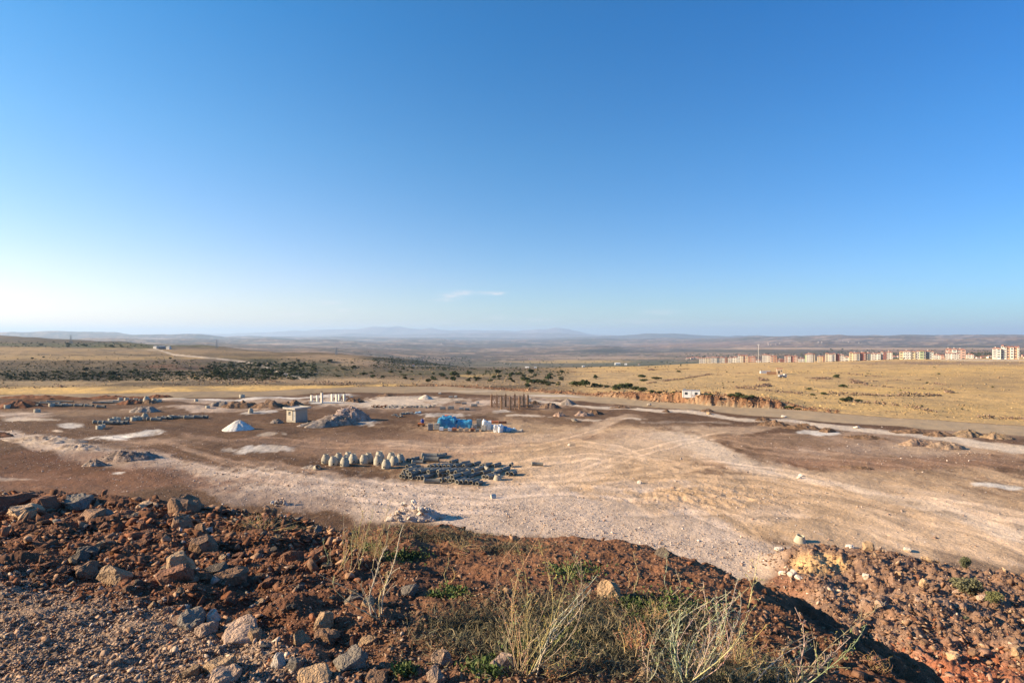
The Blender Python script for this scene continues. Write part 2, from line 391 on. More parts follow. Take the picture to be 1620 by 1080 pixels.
SITE_PAINT = [
 # (shape, colour, strength)
 ('e', (880, 720, 260, 62), TAN, 1), ('e', (1380, 815, 420, 78), TAN, 1), ('e', (1100, 800, 300, 60), TAN, .9), ('e', (1560, 860, 260, 60), TANL, .5),
 ('e', (640, 705, 190, 22), (.33, .21, .135), .8), ('e', (560, 690, 120, 14), BROWN, .7),
 ('e', (1010, 662, 190, 13), BROWN, .85), ('e', (960, 690, 90, 6), (.27, .17, .105), .8), ('e', (1420, 722, 250, 24), (.29, .185, .115), .9),
 ('e', (1250, 697, 120, 10), (.28, .18, .11), .8), ('e', (1530, 712, 120, 9), TAN, .6), ('e', (1380, 738, 240, 10), RUST, .22),
 ('e', (740, 655, 110, 8), DARK, .5), ('e', (760, 700, 140, 10), (.30, .19, .12), .6), ('e', (700, 640, 200, 10), (.33, .23, .16), .75),
 ('e', (1450, 693, 150, 9), (.36, .25, .17), .7), ('e', (1440, 715, 130, 10), GRAV, .35),
 ('s', [(620, 700, 5), (760, 706, 6), (900, 690, 8), (960, 672, 7), (1010, 661, 4)], TANL, .6),
 ('s', [(860, 735, 12), (960, 700, 16), (1060, 690, 10), (1150, 682, 7), (1260, 672, 5)], TANL, .45),
 ('s', [(860, 760, 20), (1020, 712, 20), (1080, 705, 20), (1180, 728, 13), (1260, 747, 9), (1340, 765, 10), (1450, 795, 18), (1620, 830, 26)], TANL, .75),
 ('s', [(1060, 690, 6), (1100, 705, 16), (1160, 722, 12), (1230, 742, 6)], PALE, .45),
 ('s', [(1180, 742, 3), (1240, 752, 5), (1330, 768, 5), (1400, 790, 8), (1620, 850, 10)], PALE, .4),
 ('s', [(-300, 655, 5), (15, 690, 8), (70, 700, 12), (160, 716, 14), (250, 738, 14), (340, 752, 17), (420, 765, 24), (560, 785, 30), (700, 797, 34), (850, 815, 45), (1000, 842, 46), (1150, 875, 46), (1260, 900, 36)], GRAV, .92),
 ('s', [(300, 760, 10), (420, 790, 14), (560, 800, 12)], (.30, .22, .17), .8),
 ('e', (70, 742, 220, 26), RED, .6), ('e', (120, 762, 330, 16), (.19, .1, .06), .8), ('e', (60, 718, 130, 9), RED, .5), ('e', (230, 700, 90, 5), (.29, .19, .125), .6),
 ('s', [(180, 690, 3), (300, 712, 4), (420, 735, 5), (520, 748, 5)], (.34, .23, .155), .55),
 ('s', [(300, 690, 4), (420, 697, 5), (560, 700, 5), (700, 703, 6)], (.32, .21, .14), .5),
 ('e', (500, 715, 60, 5), (.16, .095, .06), .5), ('e', (390, 700, 110, 5), DARK, .5), ('e', (260, 680, 120, 5), DARK, .5),
 ('e', (90, 650, 190, 5), (.24, .16, .1), .8), ('e', (40, 643, 90, 6), RED, .6),
 ('e', (198, 689, 36, 3.6), WHITE, .9), ('e', (122, 671.5, 21, 3.5), WHITE, .75), ('e', (55, 663.5, 40, 2.4), PALE, .85), ('e', (25, 655, 50, 6), GRAV, .7),
 ('e', (98, 680, 14, 1.2), PALE, .7), ('e', (425, 710, 40, 5), WHITE, .75), ('e', (415, 653, 24, 2.4), WHITE, .7), ('e', (428, 688, 12, 2), PALE, .6), ('e', (457, 687, 6, 2), PALE, .6),
 ('e', (575, 667, 34, 4), WHITE, .7), ('e', (600, 637, 80, 6), PALE, .85), ('e', (650, 631, 60, 4), PALE, .8), ('e', (700, 656, 34, 2.6), WHITE, .6), ('e', (755, 636, 45, 4), GRAV, .8),
 ('e', (843, 659, 24, 2.2), PALE, .8), ('e', (330, 646, 90, 4), GRAV, .7), ('e', (330, 634, 180, 3.5), GRAV, .55), ('e', (940, 663, 26, 1.5), PALE, .7), ('e', (1018, 665, 14, 1.6), PALE, .8),
 ('s', [(190, 631, 1), (350, 630.5, 1.3), (480, 629.5, 1.3), (560, 625, 2)], WHITE, .7), ('e', (880, 630, 60, 3), GRAV, .6),
 ('e', (808, 651, 14, 2.5), WHITE, .5), ('e', (1110, 670, 60, 1.6), PALE, .3), ('e', (1293, 687, 30, 3.2), WHITE, .9), ('e', (1592, 771, 34, 4), WHITE, .85),
 ('e', (20, 757, 30, 2), GRAV, .6), ('e', (196, 747, 9, 1.2), WHITE, .8), ('e', (1240, 905, 26, 7), WHITE, .5), ('e', (1010, 772, 70, 8), GRAV, .6), ('e', (1230, 815, 70, 14), GRAV, .5),
 ('s', [(860, 635, 1.6), (950, 643, 1.9), (1011, 647, 2.1), (1122, 657.5, 2.4), (1200, 664.5, 2.6), (1260, 668, 2.8), (1324, 677, 3.6), (1442, 690, 4.2), (1512, 699, 4.8), (1620, 712, 6), (1800, 738, 8)], PALE, .95),
]
FAR_PAINT = [
 ('s', [(-900, 632, 9), (0, 618, 6), (100, 618, 6), (275, 616.5, 5), (400, 614.5, 5), (520, 613, 3), (640, 609, 2)], GOLD, .95),
 ('e', (150, 556, 260, 5), (.33, .23, .125), .8), ('e', (130, 566, 300, 4), (.40, .275, .13), .8), ('e', (60, 552, 130, 3), (.36, .25, .125), .8), ('e', (-200, 570, 180, 12), (.28, .2, .11), .6),
 ('e', (120, 545, 280, 3.5), GREEN, .85), ('e', (60, 538, 220, 4), (.10, .08, .055), .9), ('e', (180, 548.5, 80, 2), GREEN, .9),
 ('e', (150, 578, 280, 8), (.095, .07, .043), .9), ('e', (120, 592, 300, 11), (.052, .045, .027), .95), ('e', (60, 606, 120, 4), STRAW, .6), ('e', (250, 603, 60, 3), STRAW, .5),
 ('e', (300, 581, 60, 4), (.16, .085, .055), .8), ('e', (340, 556, 80, 4), (.26, .18, .10), .6), ('e', (380, 562, 60, 3), SCRUB, .5), ('e', (300, 571, 90, 2.5), (.14, .1, .07), .8),
 ('e', (340, 598, 60, 4), STRAW, .5), ('e', (470, 601, 160, 5), (.36, .25, .145), .8), ('e', (620, 601, 140, 5), (.40, .28, .16), .8),
 ('e', (420, 582, 90, 14), (.055, .055, .032), .95), ('e', (505, 585, 75, 12), (.085, .082, .046), .95), ('e', (520, 566, 60, 5), (.36, .25, .15), .7), ('e', (570, 573, 40, 6), (.40, .28, .17), .7),
 ('e', (620, 580, 50, 5), (.33, .22, .13), .7), ('e', (690, 575, 75, 9), (.042, .047, .029), .95), ('e', (640, 566, 80, 3.5), (.06, .06, .038), .8), ('e', (590, 587, 110, 6), (.11, .095, .055), .6), ('e', (790, 596, 130, 5), (.12, .095, .055), .5), ('e', (700, 590, 90, 4), GREEN, .5), ('e', (660, 597, 60, 3), SCRUB, .6),
 ('s', [(250, 553, 1.0), (275, 561, 1.2), (330, 566, 1.1), (370, 570, 1.3), (400, 575, 1.7), (430, 584, 1.8), (455, 593, 1.8), (475, 599, 1.5)], PALE, .9),
 ('s', [(600, 573, .6), (640, 578, .7), (690, 579, .7)], PALE, .4),
 ('e', (750, 594, 26, 2.5), GOLD, .8), ('e', (775, 592, 14, 2), GOLD, .6), ('e', (800, 590, 80, 4), (.10, .10, .055), .7), ('e', (760, 606, 120, 4), (.42, .29, .16), .7), ('e', (840, 590, 60, 3), (.13, .1, .065), .6),
 ('e', (1000, 600, 200, 10), STRAW, .5), ('e', (1060, 582, 90, 4), GOLD, .5), ('e', (1150, 600, 120, 6), GOLD, .4), ('e', (1200, 630, 120, 6), GOLD, .7), ('e', (1400, 618, 120, 5), GOLD, .9),
 ('e', (1450, 590, 180, 5), GOLD, .6), ('e', (1560, 583, 90, 3), GOLD, .9), ('e', (1300, 588, 80, 3), GOLD, .6), ('e', (1400, 645, 160, 6), GOLD, .6), ('e', (1560, 605, 120, 14), SCRUB, .25), ('e', (1500, 574.5, 160, 2.2), (.24, .16, .11), .8),
 ('e', (1600, 650, 120, 16), GOLD, .4), ('e', (1560, 569.5, 80, 1.5), WHITE, .35),
]
def DEP(px): return np.interp(px, [0, 330, 420, 560, 660, 760, 1000, 1100, 1250, 1620], [2500, 1750, 1450, 1250, 1500, 1250, 900, 1080, 1150, 980])
def ground_color(x, y, z, Fd, lm, px0, yt, cutm, isnear):
    n = len(x)
    w = .035 * y
    xw = x + w * .9 * fbm(x / (w * 3), y / (w * 9), 3, 101); yw = y + w * 1.6 * fbm(x / (w * 3) + 9, y / (w * 8), 3, 111)
    px = CX + F * xw / np.maximum(yw, .5); py = HY + 16200 / np.maximum(yw, 1)
    c = np.tile(np.array(BROWN)[None, :], (n, 1)).astype(float)
    fine = fbm(x * 1.3, y * 1.3, 3, 121); med = fbm(x * .25, y * .12, 4, 131)
    nz1 = fbm(x * .22, y * .12, 4, 133); nz2 = fbm(x * 1.1, y * .55, 3, 137)
    for kind, a, col, s in SITE_PAINT:
        nz = (.75 * nz1 + .55 * nz2) * (.55 if kind == 's' or a[2] > 100 else 1)
        m = ell(px, py, *a, soft=.35, nz=nz) if kind == 'e' else stroke(px, py, a, .35, nz)
        m = m * s * (.9 + .5 * np.clip(med, -1, .4)) if s < .8 else m * s * (1 + .35 * np.minimum(med + .25, 0))
        mixc_(c, m, col)
    # long pale wheel tracks through the site, rut shade put into the colour
    trk = np.zeros(n); rut_shade = np.zeros(n); nz1 = fbm(x * .22, y * .12, 4, 133)
    for k, (pts, gw) in enumerate([([(560, 700), (700, 712), (850, 706), (930, 688), (985, 668)], 1.1), ([(880, 760), (1000, 722), (1080, 700), (1150, 688), (1300, 690)], 1.1),
                      ([(900, 770), (1040, 740), (1200, 750), (1400, 790), (1700, 860)], 1.2), ([(960, 800), (1150, 800), (1300, 805), (1500, 850), (1700, 905)], 1.2),
                      ([(240, 700), (330, 716), (450, 742), (600, 770), (800, 790)], 1.1), ([(40, 680), (200, 700), (330, 735), (480, 765)], 1.0), ([(150, 655), (155, 665), (170, 690), (260, 700)], .9),
                      ([(700, 740), (820, 735), (930, 720), (1060, 735), (1160, 760), (1300, 775), (1500, 800), (1700, 830)], 1.0), ([(620, 770), (760, 782), (900, 775), (1040, 790), (1160, 830), (1260, 860)], 1.1),
        ([(640, 735), (800, 760), (960, 752), (1120, 735), (1250, 750), (1450, 800), (1650, 870)], 1.0), ([(860, 710), (920, 700), (980, 710), (1060, 740), (1150, 790), (1230, 850)], 1.0), ([(1120, 690), (1200, 712), (1330, 722), (1500, 740), (1700, 770)], 1.0), ([(980, 770), (1100, 765), (1220, 780), (1350, 820), (1480, 870)], 1.0), ([(340, 690), (440, 697), (560, 705), (680, 700)], 1.0), ([(470, 775), (600, 790), (700, 808), (830, 812)], 1.0)]):
        X = [p[0] for p in pts]; cc = np.interp(px0, X, [p[1] for p in pts])
        yc = 16200 / (cc - HY); d = np.abs(y + .7 * nz1 * 2 + 1.2 * vn(x * .035, y * .02, 143 + k) - yc)
        sl = np.abs(d / 2.0 - gw); rut_shade += ss(.42, .1, np.abs(d - 2 * gw - 1.1)) * ss(X[0], X[0] + 60, px0) * ss(X[-1], X[-1] - 60, px0)
        trk += ss(.55, .2, sl) * ss(X[0], X[0] + 60, px0) * ss(X[-1], X[-1] - 60, px0)
    c *= (1 + .30 * np.clip(trk, 0, 1) - .18 * np.clip(rut_shade, 0, 1))[:, None]
    c *= (1 + .10 * fine + .20 * med + .10 * vn(x * 3.3, y * 2.1, 125))[:, None]
    # churned light marks
    tr = fbm(x * .35 + .6 * y, y * .08, 3, 141); mixc_(c, ss(.3, .5, tr) * .05 * ss(60, 110, y) , PALE)
    # stones strewn: speckle
    sp = vn(x * 3.1, y * 2.0, 151); mixc_(c, ss(.8, .95, sp) * .3 * ss(150, 60, y), (.6, .52, .45))
    # spoil heap on the right
    if lm.max() > 0:
        pr = HY + (CAM_H - z) / np.maximum(y, .5) * F
        sc_ = np.tile(np.array((.25, .155, .105))[None, :], (n, 1))
        mixc_(sc_, ss(.0, .5, fbm(x * .5, y * .5, 3, 161)) * .6, (.36, .245, .17))
        mixc_(sc_, ell(px0, pr, 1500, 1090, 150, 60) * .8, (.36, .125, .062))
        mixc_(sc_, ell(px0, pr, 1210, 930, 70, 30) * .6, (.26, .11, .06))
        mixc_(sc_, ell(px0, pr, 1298, 893, 46, 17, .3) * .9, (.62, .40, .19)); mixc_(sc_, ell(px0, pr, 1200, 885, 40, 20) * .6, GRAV)
        sc_ *= (1 + .25 * fine)[:, None]
        m = ss(.12, .5, lm)[:, None]; c = c * (1 - m) + sc_ * m
    # land beyond the site
    beyond = ss(0, 1.2, y - yt)
    pr = HY + (CAM_H - z) / np.maximum(y, .5) * F
    ly = np.log(np.maximum(y, 1)); u = x / np.maximum(y, .5)
    pw = px0 + 10 * fbm(u * 40, ly * 30, 3, 171) + 18 * fbm(u * 9, ly * 30, 2, 172); rw = pr + .9 * fbm(u * 45 + 4, ly * 30, 3, 175)
    right = ss(820, 960, px0)
    f = np.tile(np.array(SCRUB)[None, :], (n, 1)); mixc_(f, right * 1.0, (.52, .345, .15))
    nzf = fbm(u * 34, ly * 42, 4, 177)
    for kind, a, col, s in FAR_PAINT:
        m = ell(pw, rw, *a, soft=.4, nz=.8 * nzf) if kind == 'e' else stroke(pw if a[0][2] > 2 else px0 + 0 * pw, rw if a[0][2] > 2 else pr, a, .5)
        mixc_(f, m * s, col)
    mott = fbm(x * .07, y * .045, 4, 181); mot2 = fbm(x * .45, y * .3, 3, 185)
    mixc_(f, ss(.05, .45, mott) * (.6 - .3 * right) * ss(2500, 900, y), (.20, .15, .09)); mixc_(f, ss(.15, .6, mot2) * .4 * ss(900, 300, y), (.24, .175, .11))
    mixc_(f, ss(.0, .5, -mott) * .25 * right, GOLD)
    # far plain: strips of stubble, ploughland and dark scrub
    far = ss(1500, 2400, y) if True else 0
    dep = ss(DEP(px0), DEP(px0) * 1.12, y)
    v = np.tile(np.array((.13, .092, .068))[None, :], (n, 1))
    b1 = fbm(u * 6, ly * 26, 4, 191); b2 = fbm(u * 22, ly * 60, 4, 195); b3 = fbm(u * 70, ly * 110, 3, 199)
    mixc_(v, ss(.0, .4, b1) * .7, (.30, .20, .13)); mixc_(v, ss(.08, .38, b2) * .65, (.40, .27, .17)); mixc_(v, ss(.05, .35, -b1) * .75, (.13, .105, .075))
    mixc_(v, ss(.08, .35, -b2) * .8, (.085, .08, .052)); mixc_(v, ss(.25, .55, b3) * .35, (.55, .42, .30)); mixc_(v, ss(.15, .5, -b3) * .6, (.07, .07, .045))
    # the green vale in the middle distance, the dark wooded steps
    for a, col, s in [((900, 577, 200, 6), (.10, .105, .06), .6), ((1030, 574, 130, 5), (.09, .1, .055), .6), ((905, 572, 90, 2.5), GOLD, .55), ((960, 566, 120, 2), (.5, .36, .24), .5),
                      ((955, 555, 40, 3.2), (.05, .05, .04), .85), ((1090, 553, 22, 4), (.07, .065, .05), .8), ((1165, 552, 90, 3), (.12, .095, .07), .6), ((700, 548, 60, 2), (.06, .06, .05), .6),
                      ((740, 562, 40, 2.5), (.06, .06, .05), .6), ((840, 545, 50, 2), (.07, .065, .05), .6), ((1250, 556, 150, 3), (.10, .09, .06), .7), ((1430, 559, 150, 5), (.09, .08, .055), .6),
                      ((1550, 549, 70, 3), (.08, .075, .05), .8), ((1400, 551.5, 260, 1.6), (.46, .32, .21), .85), ((1250, 551, 100, 1.3), (.46, .32, .21), .7), ((1480, 556, 120, 3), (.36, .23, .16), .5), ((1390, 543, 70, 4), (.11, .09, .075), .5),
                      ((1120, 545, 130, 4), (.30, .19, .14), .6), ((450, 543, 60, 1.5), (.45, .36, .28), .5), ((1110, 560, 60, 3), (.34, .23, .15), .5)]:
        mixc_(v, ell(pw, rw, *a, soft=.5) * s, col)
    # eroded scarp on the right
    gul = fbm(u * 60 + pr * .25, ly * 30, 3, 205)
    mixc_(v, ss(5200, 6500, y) * ss(.1, .45, gul) * .5 * ss(1100, 1300, px0), (.50, .38, .30)); mixc_(v, ss(5200, 6500, y) * ss(.1, .45, -gul) * .5, (.13, .10, .085))
    f = f * (1 - dep[:, None]) + v * dep[:, None]
    f *= (1 + .12 * fine * ss(500, 150, y))[:, None]
    # cut bank of orange earth beside the road
    cb = np.tile(np.array((.27, .145, .08))[None, :], (n, 1)); mixc_(cb, ss(-.3, .3, vn(x * 1.3, y * .3, 211)) * .9, (.16, .085, .052)); mixc_(cb, ss(.2, .7, vn(x * .5, y * .2, 213)) * .6, (.46, .31, .19))
    cm = cutm * ss(4.5, 2.0, y - yt)
    redl = ss(0, .5, y - yt) * ss(3.0, 1.4, y - yt) * ss(640, 700, px0) * ss(1290, 1240, px0)
    c = c * (1 - beyond[:, None]) + f * beyond[:, None]
    m = np.clip(np.maximum(cm * 1.3, redl), 0, 1)[:, None]; c = c * (1 - m) + cb * m
    # graded road
    py_true = HY + 16200 / np.maximum(y, 1); rb = np.interp(px0, *P_BOT); rt = np.interp(px0, *P_TOP)
    rd = ss(.8, -.4, (py_true - rb) + .8 * vn(x * .15, y * .1, 221)) * ss(-.6, .3, py_true - rt) * (y < 220)
    rc = np.tile(np.array(ROADC)[None, :], (n, 1)); lt = ss(500, 900, px0)[:, None]; rc = rc * (.92 + .28 * lt)
    rc *= (1 + .10 * fbm(x * .08, y * .5, 3, 225))[:, None]
    mixc_(rc, ell(px, py, 740, 617, 60, 1.6) * .4, PALE); mixc_(rc, ell(px, py, 880, 627, 40, 1.5) * .6, WHITE)
    c = c * (1 - rd[:, None]) + rc * rd[:, None]
    # the bank in front
    if isnear.any():
        i = isnear
        X, Y, Z_ = x[i], y[i], z[i]; P = px0[i]; Q = HY + (CAM_H - Z_) / np.maximum(Y, .5) * F
        nc = np.tile(np.array((.17, .08, .045))[None, :], (i.sum(), 1))
        a1 = fbm(X * .8, Y * .8, 4, 231); a2 = fbm(X * 6, Y * 6, 4, 235)
        mixc_(nc, ss(0, .5, a1) * .7, (.26, .125, .07)); mixc_(nc, ss(.0, .5, -a1) * .5, (.115, .062, .04))
        mixc_(nc, ell(P, Q, 920, 870, 260, 40) * .5, (.33, .165, .085)); mixc_(nc, ell(P, Q, 1150, 930, 120, 50) * .5, (.30, .145, .075))
        mixc_(nc, ell(P, Q, 850, 1010, 260, 70) * .55, (.13, .095, .06)); mixc_(nc, ell(P, Q, 470, 820, 90, 22) * .6, (.20, .10, .05))
        gl = np.interp(P, [-900, 0, 150, 300, 430, 560, 640], [905, 915, 935, 972, 1020, 1090, 1200]) + 26 * fbm(X * 1.2, Y * 1.2, 3, 241)
        gm = ss(-14, 22, Q - gl); gcol = np.tile(np.array((.36, .255, .18))[None, :], (i.sum(), 1)); mixc_(gcol, ss(.0, .5, a2) * .5, (.25, .17, .115)); mixc_(gcol, ss(.2, .6, -a2) * .5, (.48, .37, .27))
        nc = nc * (1 - gm[:, None]) + gcol * gm[:, None]
        flank = ss(.2, 2.5, shelf_F(X, Y)); nc = nc * (1 - flank[:, None]) + np.array((.21, .095, .05))[None, :] * flank[:, None]
        nc *= (1 + .35 * a2)[:, None]
        c[i] = nc
    return np.clip(c, .012, .85)

def build_ground():
    us = np.concatenate([np.linspace(-1.6, -.96, 60, endpoint=False), np.arange(-.96, .96, .0017), np.linspace(.96, 1.6, 60)])
    ys = [1.0]
    while ys[-1] < 45000:
        y = ys[-1]; ys.append(y * (1 + (.0062 if y < 15 else .008 if y < 22 else .0062 if y < 240 else .0095 if y < 1500 else .016)))
    ys = np.array(ys); U, Y = np.meshgrid(us, ys, indexing='xy'); X = U * Y
    sh = X.shape; x = X.ravel(); y = Y.ravel(); n = len(x)
    z = np.empty(n); col = np.empty((n, 3)); zone = np.empty(n, int)
    step = 200000
    for s in range(0, n, step):
        sl = slice(s, min(n, s + step)); xs, yy = x[sl], y[sl]
        zz, Fd, lm, px, yt, cm, nr = Zg(xs, yy, True)
        z[sl] = zz; col[sl] = ground_color(xs, yy, zz, Fd, lm, px, yt, cm, nr)
        pyt = HY + 16200 / np.maximum(yy, 1); rb = np.interp(px, *P_BOT)
        zo = np.where(nr, 0, 1); zo = np.where((~nr) & (pyt < rb) & (yy < yt), 2, zo); zo = np.where(yy >= yt, 3, zo)
        dd = DEP(px) * 1.06
        zo = np.where(yy >= dd, 4, zo); zone[sl] = zo
    V = np.stack([x, y, z], 1); nr_, nc_ = sh
    idx = np.arange(n).reshape(sh)
    Q = np.stack([idx[:-1, :-1], idx[:-1, 1:], idx[1:, 1:], idx[1:, :-1]], -1).reshape(-1, 4)
    qz = zone[Q[:, 0]]
    mats = [
        vc_mat('bank soil', ((9.0, .22), (60.0, .2)), ((14.0, .06), (70.0, .015))),
        vc_mat('site earth', ((.5, .12), (3.5, .16), (14., .16)), ((.7, .12), (2.4, .12), (8.0, .06), (26.0, .02))),
        vc_mat('graded road earth', ((.3, .08), (5., .08)), ((3.0, .03),)),
        vc_mat('dry grassland', ((.12, .12), (.9, .22), (3.2, .2)), ((.8, .35), (3.0, .12))),
        vc_mat('far country', ((.01, .14), (.045, .16)), ((.03, 6.0),)),
    ]
    names = ['embankment', 'ground', 'dirt_road', 'field', 'hills']
    for k in range(5):
        q = Q[qz == k]; used = np.unique(q); mp = np.full(n, -1); mp[used] = np.arange(len(used))
        me = np_mesh(names[k], V[used], mp[q], col[used], smooth=True)
        o = link(names[k], me, mats[k]); tag(o, kind='structure')
    # close the sheet behind and under the photographer
build_ground()

# ------------------------------------------------------------------ far mountain ranges
def mountain(name, crest, Y0, depth, seed, col):
    pxs = np.arange(crest[0][0], crest[-1][0], 3.0); nv = 26
    cy = np.interp(pxs, [c[0] for c in crest], [c[1] for c in crest])
    cy = cy + .9 * fbm(pxs * .035, 0 * pxs + seed, 4, seed) * ss(0, 40, pxs - pxs[0]) * ss(0, 40, pxs[-1] - pxs)
    V = []; 
    T = np.linspace(0, 1, nv)
    P, TT = np.meshgrid(pxs, T, indexing='ij'); CYg = np.repeat(cy[:, None], nv, 1)
    prof = np.sin(np.clip(TT, 0, 1) * math.pi * .5) ** 1.3; prof = np.where(TT > .6, np.cos((TT - .6) / .4 * math.pi * .5), np.sin(TT / .6 * math.pi * .5) ** 1.25)
    Yg = Y0 + (TT - .6) * depth; Xg = (P - CX) / F * Y0 * (1 + 0 * TT)
    hc = CAM_H + (HY - CYg) / F * Y0; zb = -120.0
    Zm = zb + (hc - zb) * prof * (1 + .16 * fbm(P * .06, TT * 5, 4, seed + 3) * (1 - np.abs(TT - .6) * 1.2))
    V = np.stack([Xg.ravel(), Yg.ravel(), Zm.ravel()], 1)
    idx = np.arange(V.shape[0]).reshape(Xg.shape); Q = np.stack([idx[:-1, :-1], idx[1:, :-1], idx[1:, 1:], idx[:-1, 1:]], -1).reshape(-1, 4)
    c = np.tile(np.array(col)[None, :], (len(V), 1)) * (1 + .35 * fbm(P.ravel() * .1, TT.ravel() * 9, 3, seed + 9))[:, None]
    o = link(name, np_mesh(name, V, Q, np.clip(c, .02, .8), True), MAT['far country']); tag(o, kind='structure')
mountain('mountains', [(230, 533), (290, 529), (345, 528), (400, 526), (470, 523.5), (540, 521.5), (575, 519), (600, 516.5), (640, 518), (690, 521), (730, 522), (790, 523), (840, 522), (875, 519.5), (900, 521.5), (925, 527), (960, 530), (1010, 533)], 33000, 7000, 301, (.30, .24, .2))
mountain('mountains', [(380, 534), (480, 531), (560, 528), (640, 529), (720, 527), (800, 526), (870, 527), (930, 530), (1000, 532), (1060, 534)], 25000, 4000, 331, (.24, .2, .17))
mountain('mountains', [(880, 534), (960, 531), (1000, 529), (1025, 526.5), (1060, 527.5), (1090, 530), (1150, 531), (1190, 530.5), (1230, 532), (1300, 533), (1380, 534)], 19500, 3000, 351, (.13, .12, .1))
# ------------------------------------------------------------------ rocks
def rock_mesh(name, seed, npts=16, el=(1, .75, .6), rnd=.0, sub=0, top=True):
    """angular broken stone: hull of random points, edges knocked off, faces slightly uneven"""
    r = random.Random(seed); bm = bmesh.new()
    for i in range(npts):
        while True:
            p = Vector((r.uniform(-1, 1), r.uniform(-1, 1), r.uniform(-1, 1)))
            if .55 < p.length < 1: break
        p = p.normalized() * (.82 + .18 * r.random()); p = Vector((max(-.72, min(.72, p.x)), max(-.72, min(.72, p.y)), max(-.66, min(.66, p.z)))) / .72
        bm.verts.new((p.x * el[0] * .5, p.y * el[1] * .5, p.z * el[2] * .5))
    res = bmesh.ops.convex_hull(bm, input=bm.verts)
    bmesh.ops.delete(bm, geom=[g for g in set(res['geom_interior'] + res['geom_unused']) if isinstance(g, bmesh.types.BMVert)], context='VERTS')
    if sub:
        bmesh.ops.dissolve_limit(bm, angle_limit=R(9), verts=bm.verts, edges=bm.edges)
        bmesh.ops.bevel(bm, geom=list(bm.edges), offset=.018 * min(el), segments=1, affect='EDGES', profile=.5)
        bmesh.ops.triangulate(bm, faces=bm.faces)
        bmesh.ops.subdivide_edges(bm, edges=bm.edges, cuts=sub, use_grid_fill=True)
        P = np.array([v.co for v in bm.verts])
        q = fbm(P[:, 0] * 3.5 + seed, P[:, 1] * 3.5 + P[:, 2] * 4.5, 3, seed); d = .05 * q + .055 * np.floor(q * 5) / 5 + .018 * fbm(P[:, 0] * 14 + P[:, 2] * 9, P[:, 1] * 14, 2, seed + 5)
        bm.normal_update()
        for v, k in zip(bm.verts, d): v.co += v.normal * float(k)
    bmesh.ops.triangulate(bm, faces=bm.faces)
    bm.normal_update(); me = bpy.data.meshes.new(name); bm.to_mesh(me); bm.free()
    return me
ROCK_BIG = [rock_mesh('rock', 100 + i, 24, e, sub=2) for i, e in enumerate([(1, .8, .7), (1, .7, .5), (1, .9, .55), (1, .6, .45), (.8, .7, 1), (1, .85, .8), (1, .55, .35), (1, .75, .4), (.7, .6, 1), (1, .8, .6), (1, .7, .7), (1, .5, .5), (1, .9, .35), (.9, .9, .75)])]
ROCKM = {
 'rust': simple_mat('rust brown stone', (.215, .105, .062), .95, .3, 5, .05, 13), 'brown': simple_mat('brown stone', (.25, .15, .09), .95, .26, 5, .05, 13),
 'tan': simple_mat('tan stone', (.43, .29, .17), .95, .26, 5, .05, 13), 'grey': simple_mat('grey stone', (.23, .195, .155), .95, .26, 5, .05, 13),
 'pale': simple_mat('pale limestone', (.62, .53, .43), .9, .25, 6, .04, 13), 'pink': simple_mat('pinkish limestone', (.44, .31, .225), .95, .26, 5, .05, 13),
 'dark': simple_mat('dark basalt', (.13, .105, .08), .95, .26, 5, .05, 13),
}
def place_rock(x, y, s, tone, label, group, flat=.1, z=None, name='rock', rot=None, var=None, cat='rock'):
    v = var if var is not None else random.randrange(len(ROCK_BIG))
    key = (v, tone); me = ROCK_BIG[v]
    o = bpy.data.objects.new(name, me); SC.collection.objects.link(o)
    if not me.materials: me.materials.append(None)
    o.material_slots[0].link = 'OBJECT'; o.material_slots[0].material = ROCKM[tone]
    o.rotation_euler = rot or (random.gauss(0, .35), random.gauss(0, .35), random.uniform(0, 6.28))
    k = (random.uniform(.85, 1.15), random.uniform(.85, 1.15), random.uniform(.8, 1.1)); o.scale = (s * k[0], s * k[1], s * k[2])
    zz = zat(x, y) if z is None else z
    o.location = (x, y, zz + s * flat * .6)
    tag(o, label, cat, group); return o
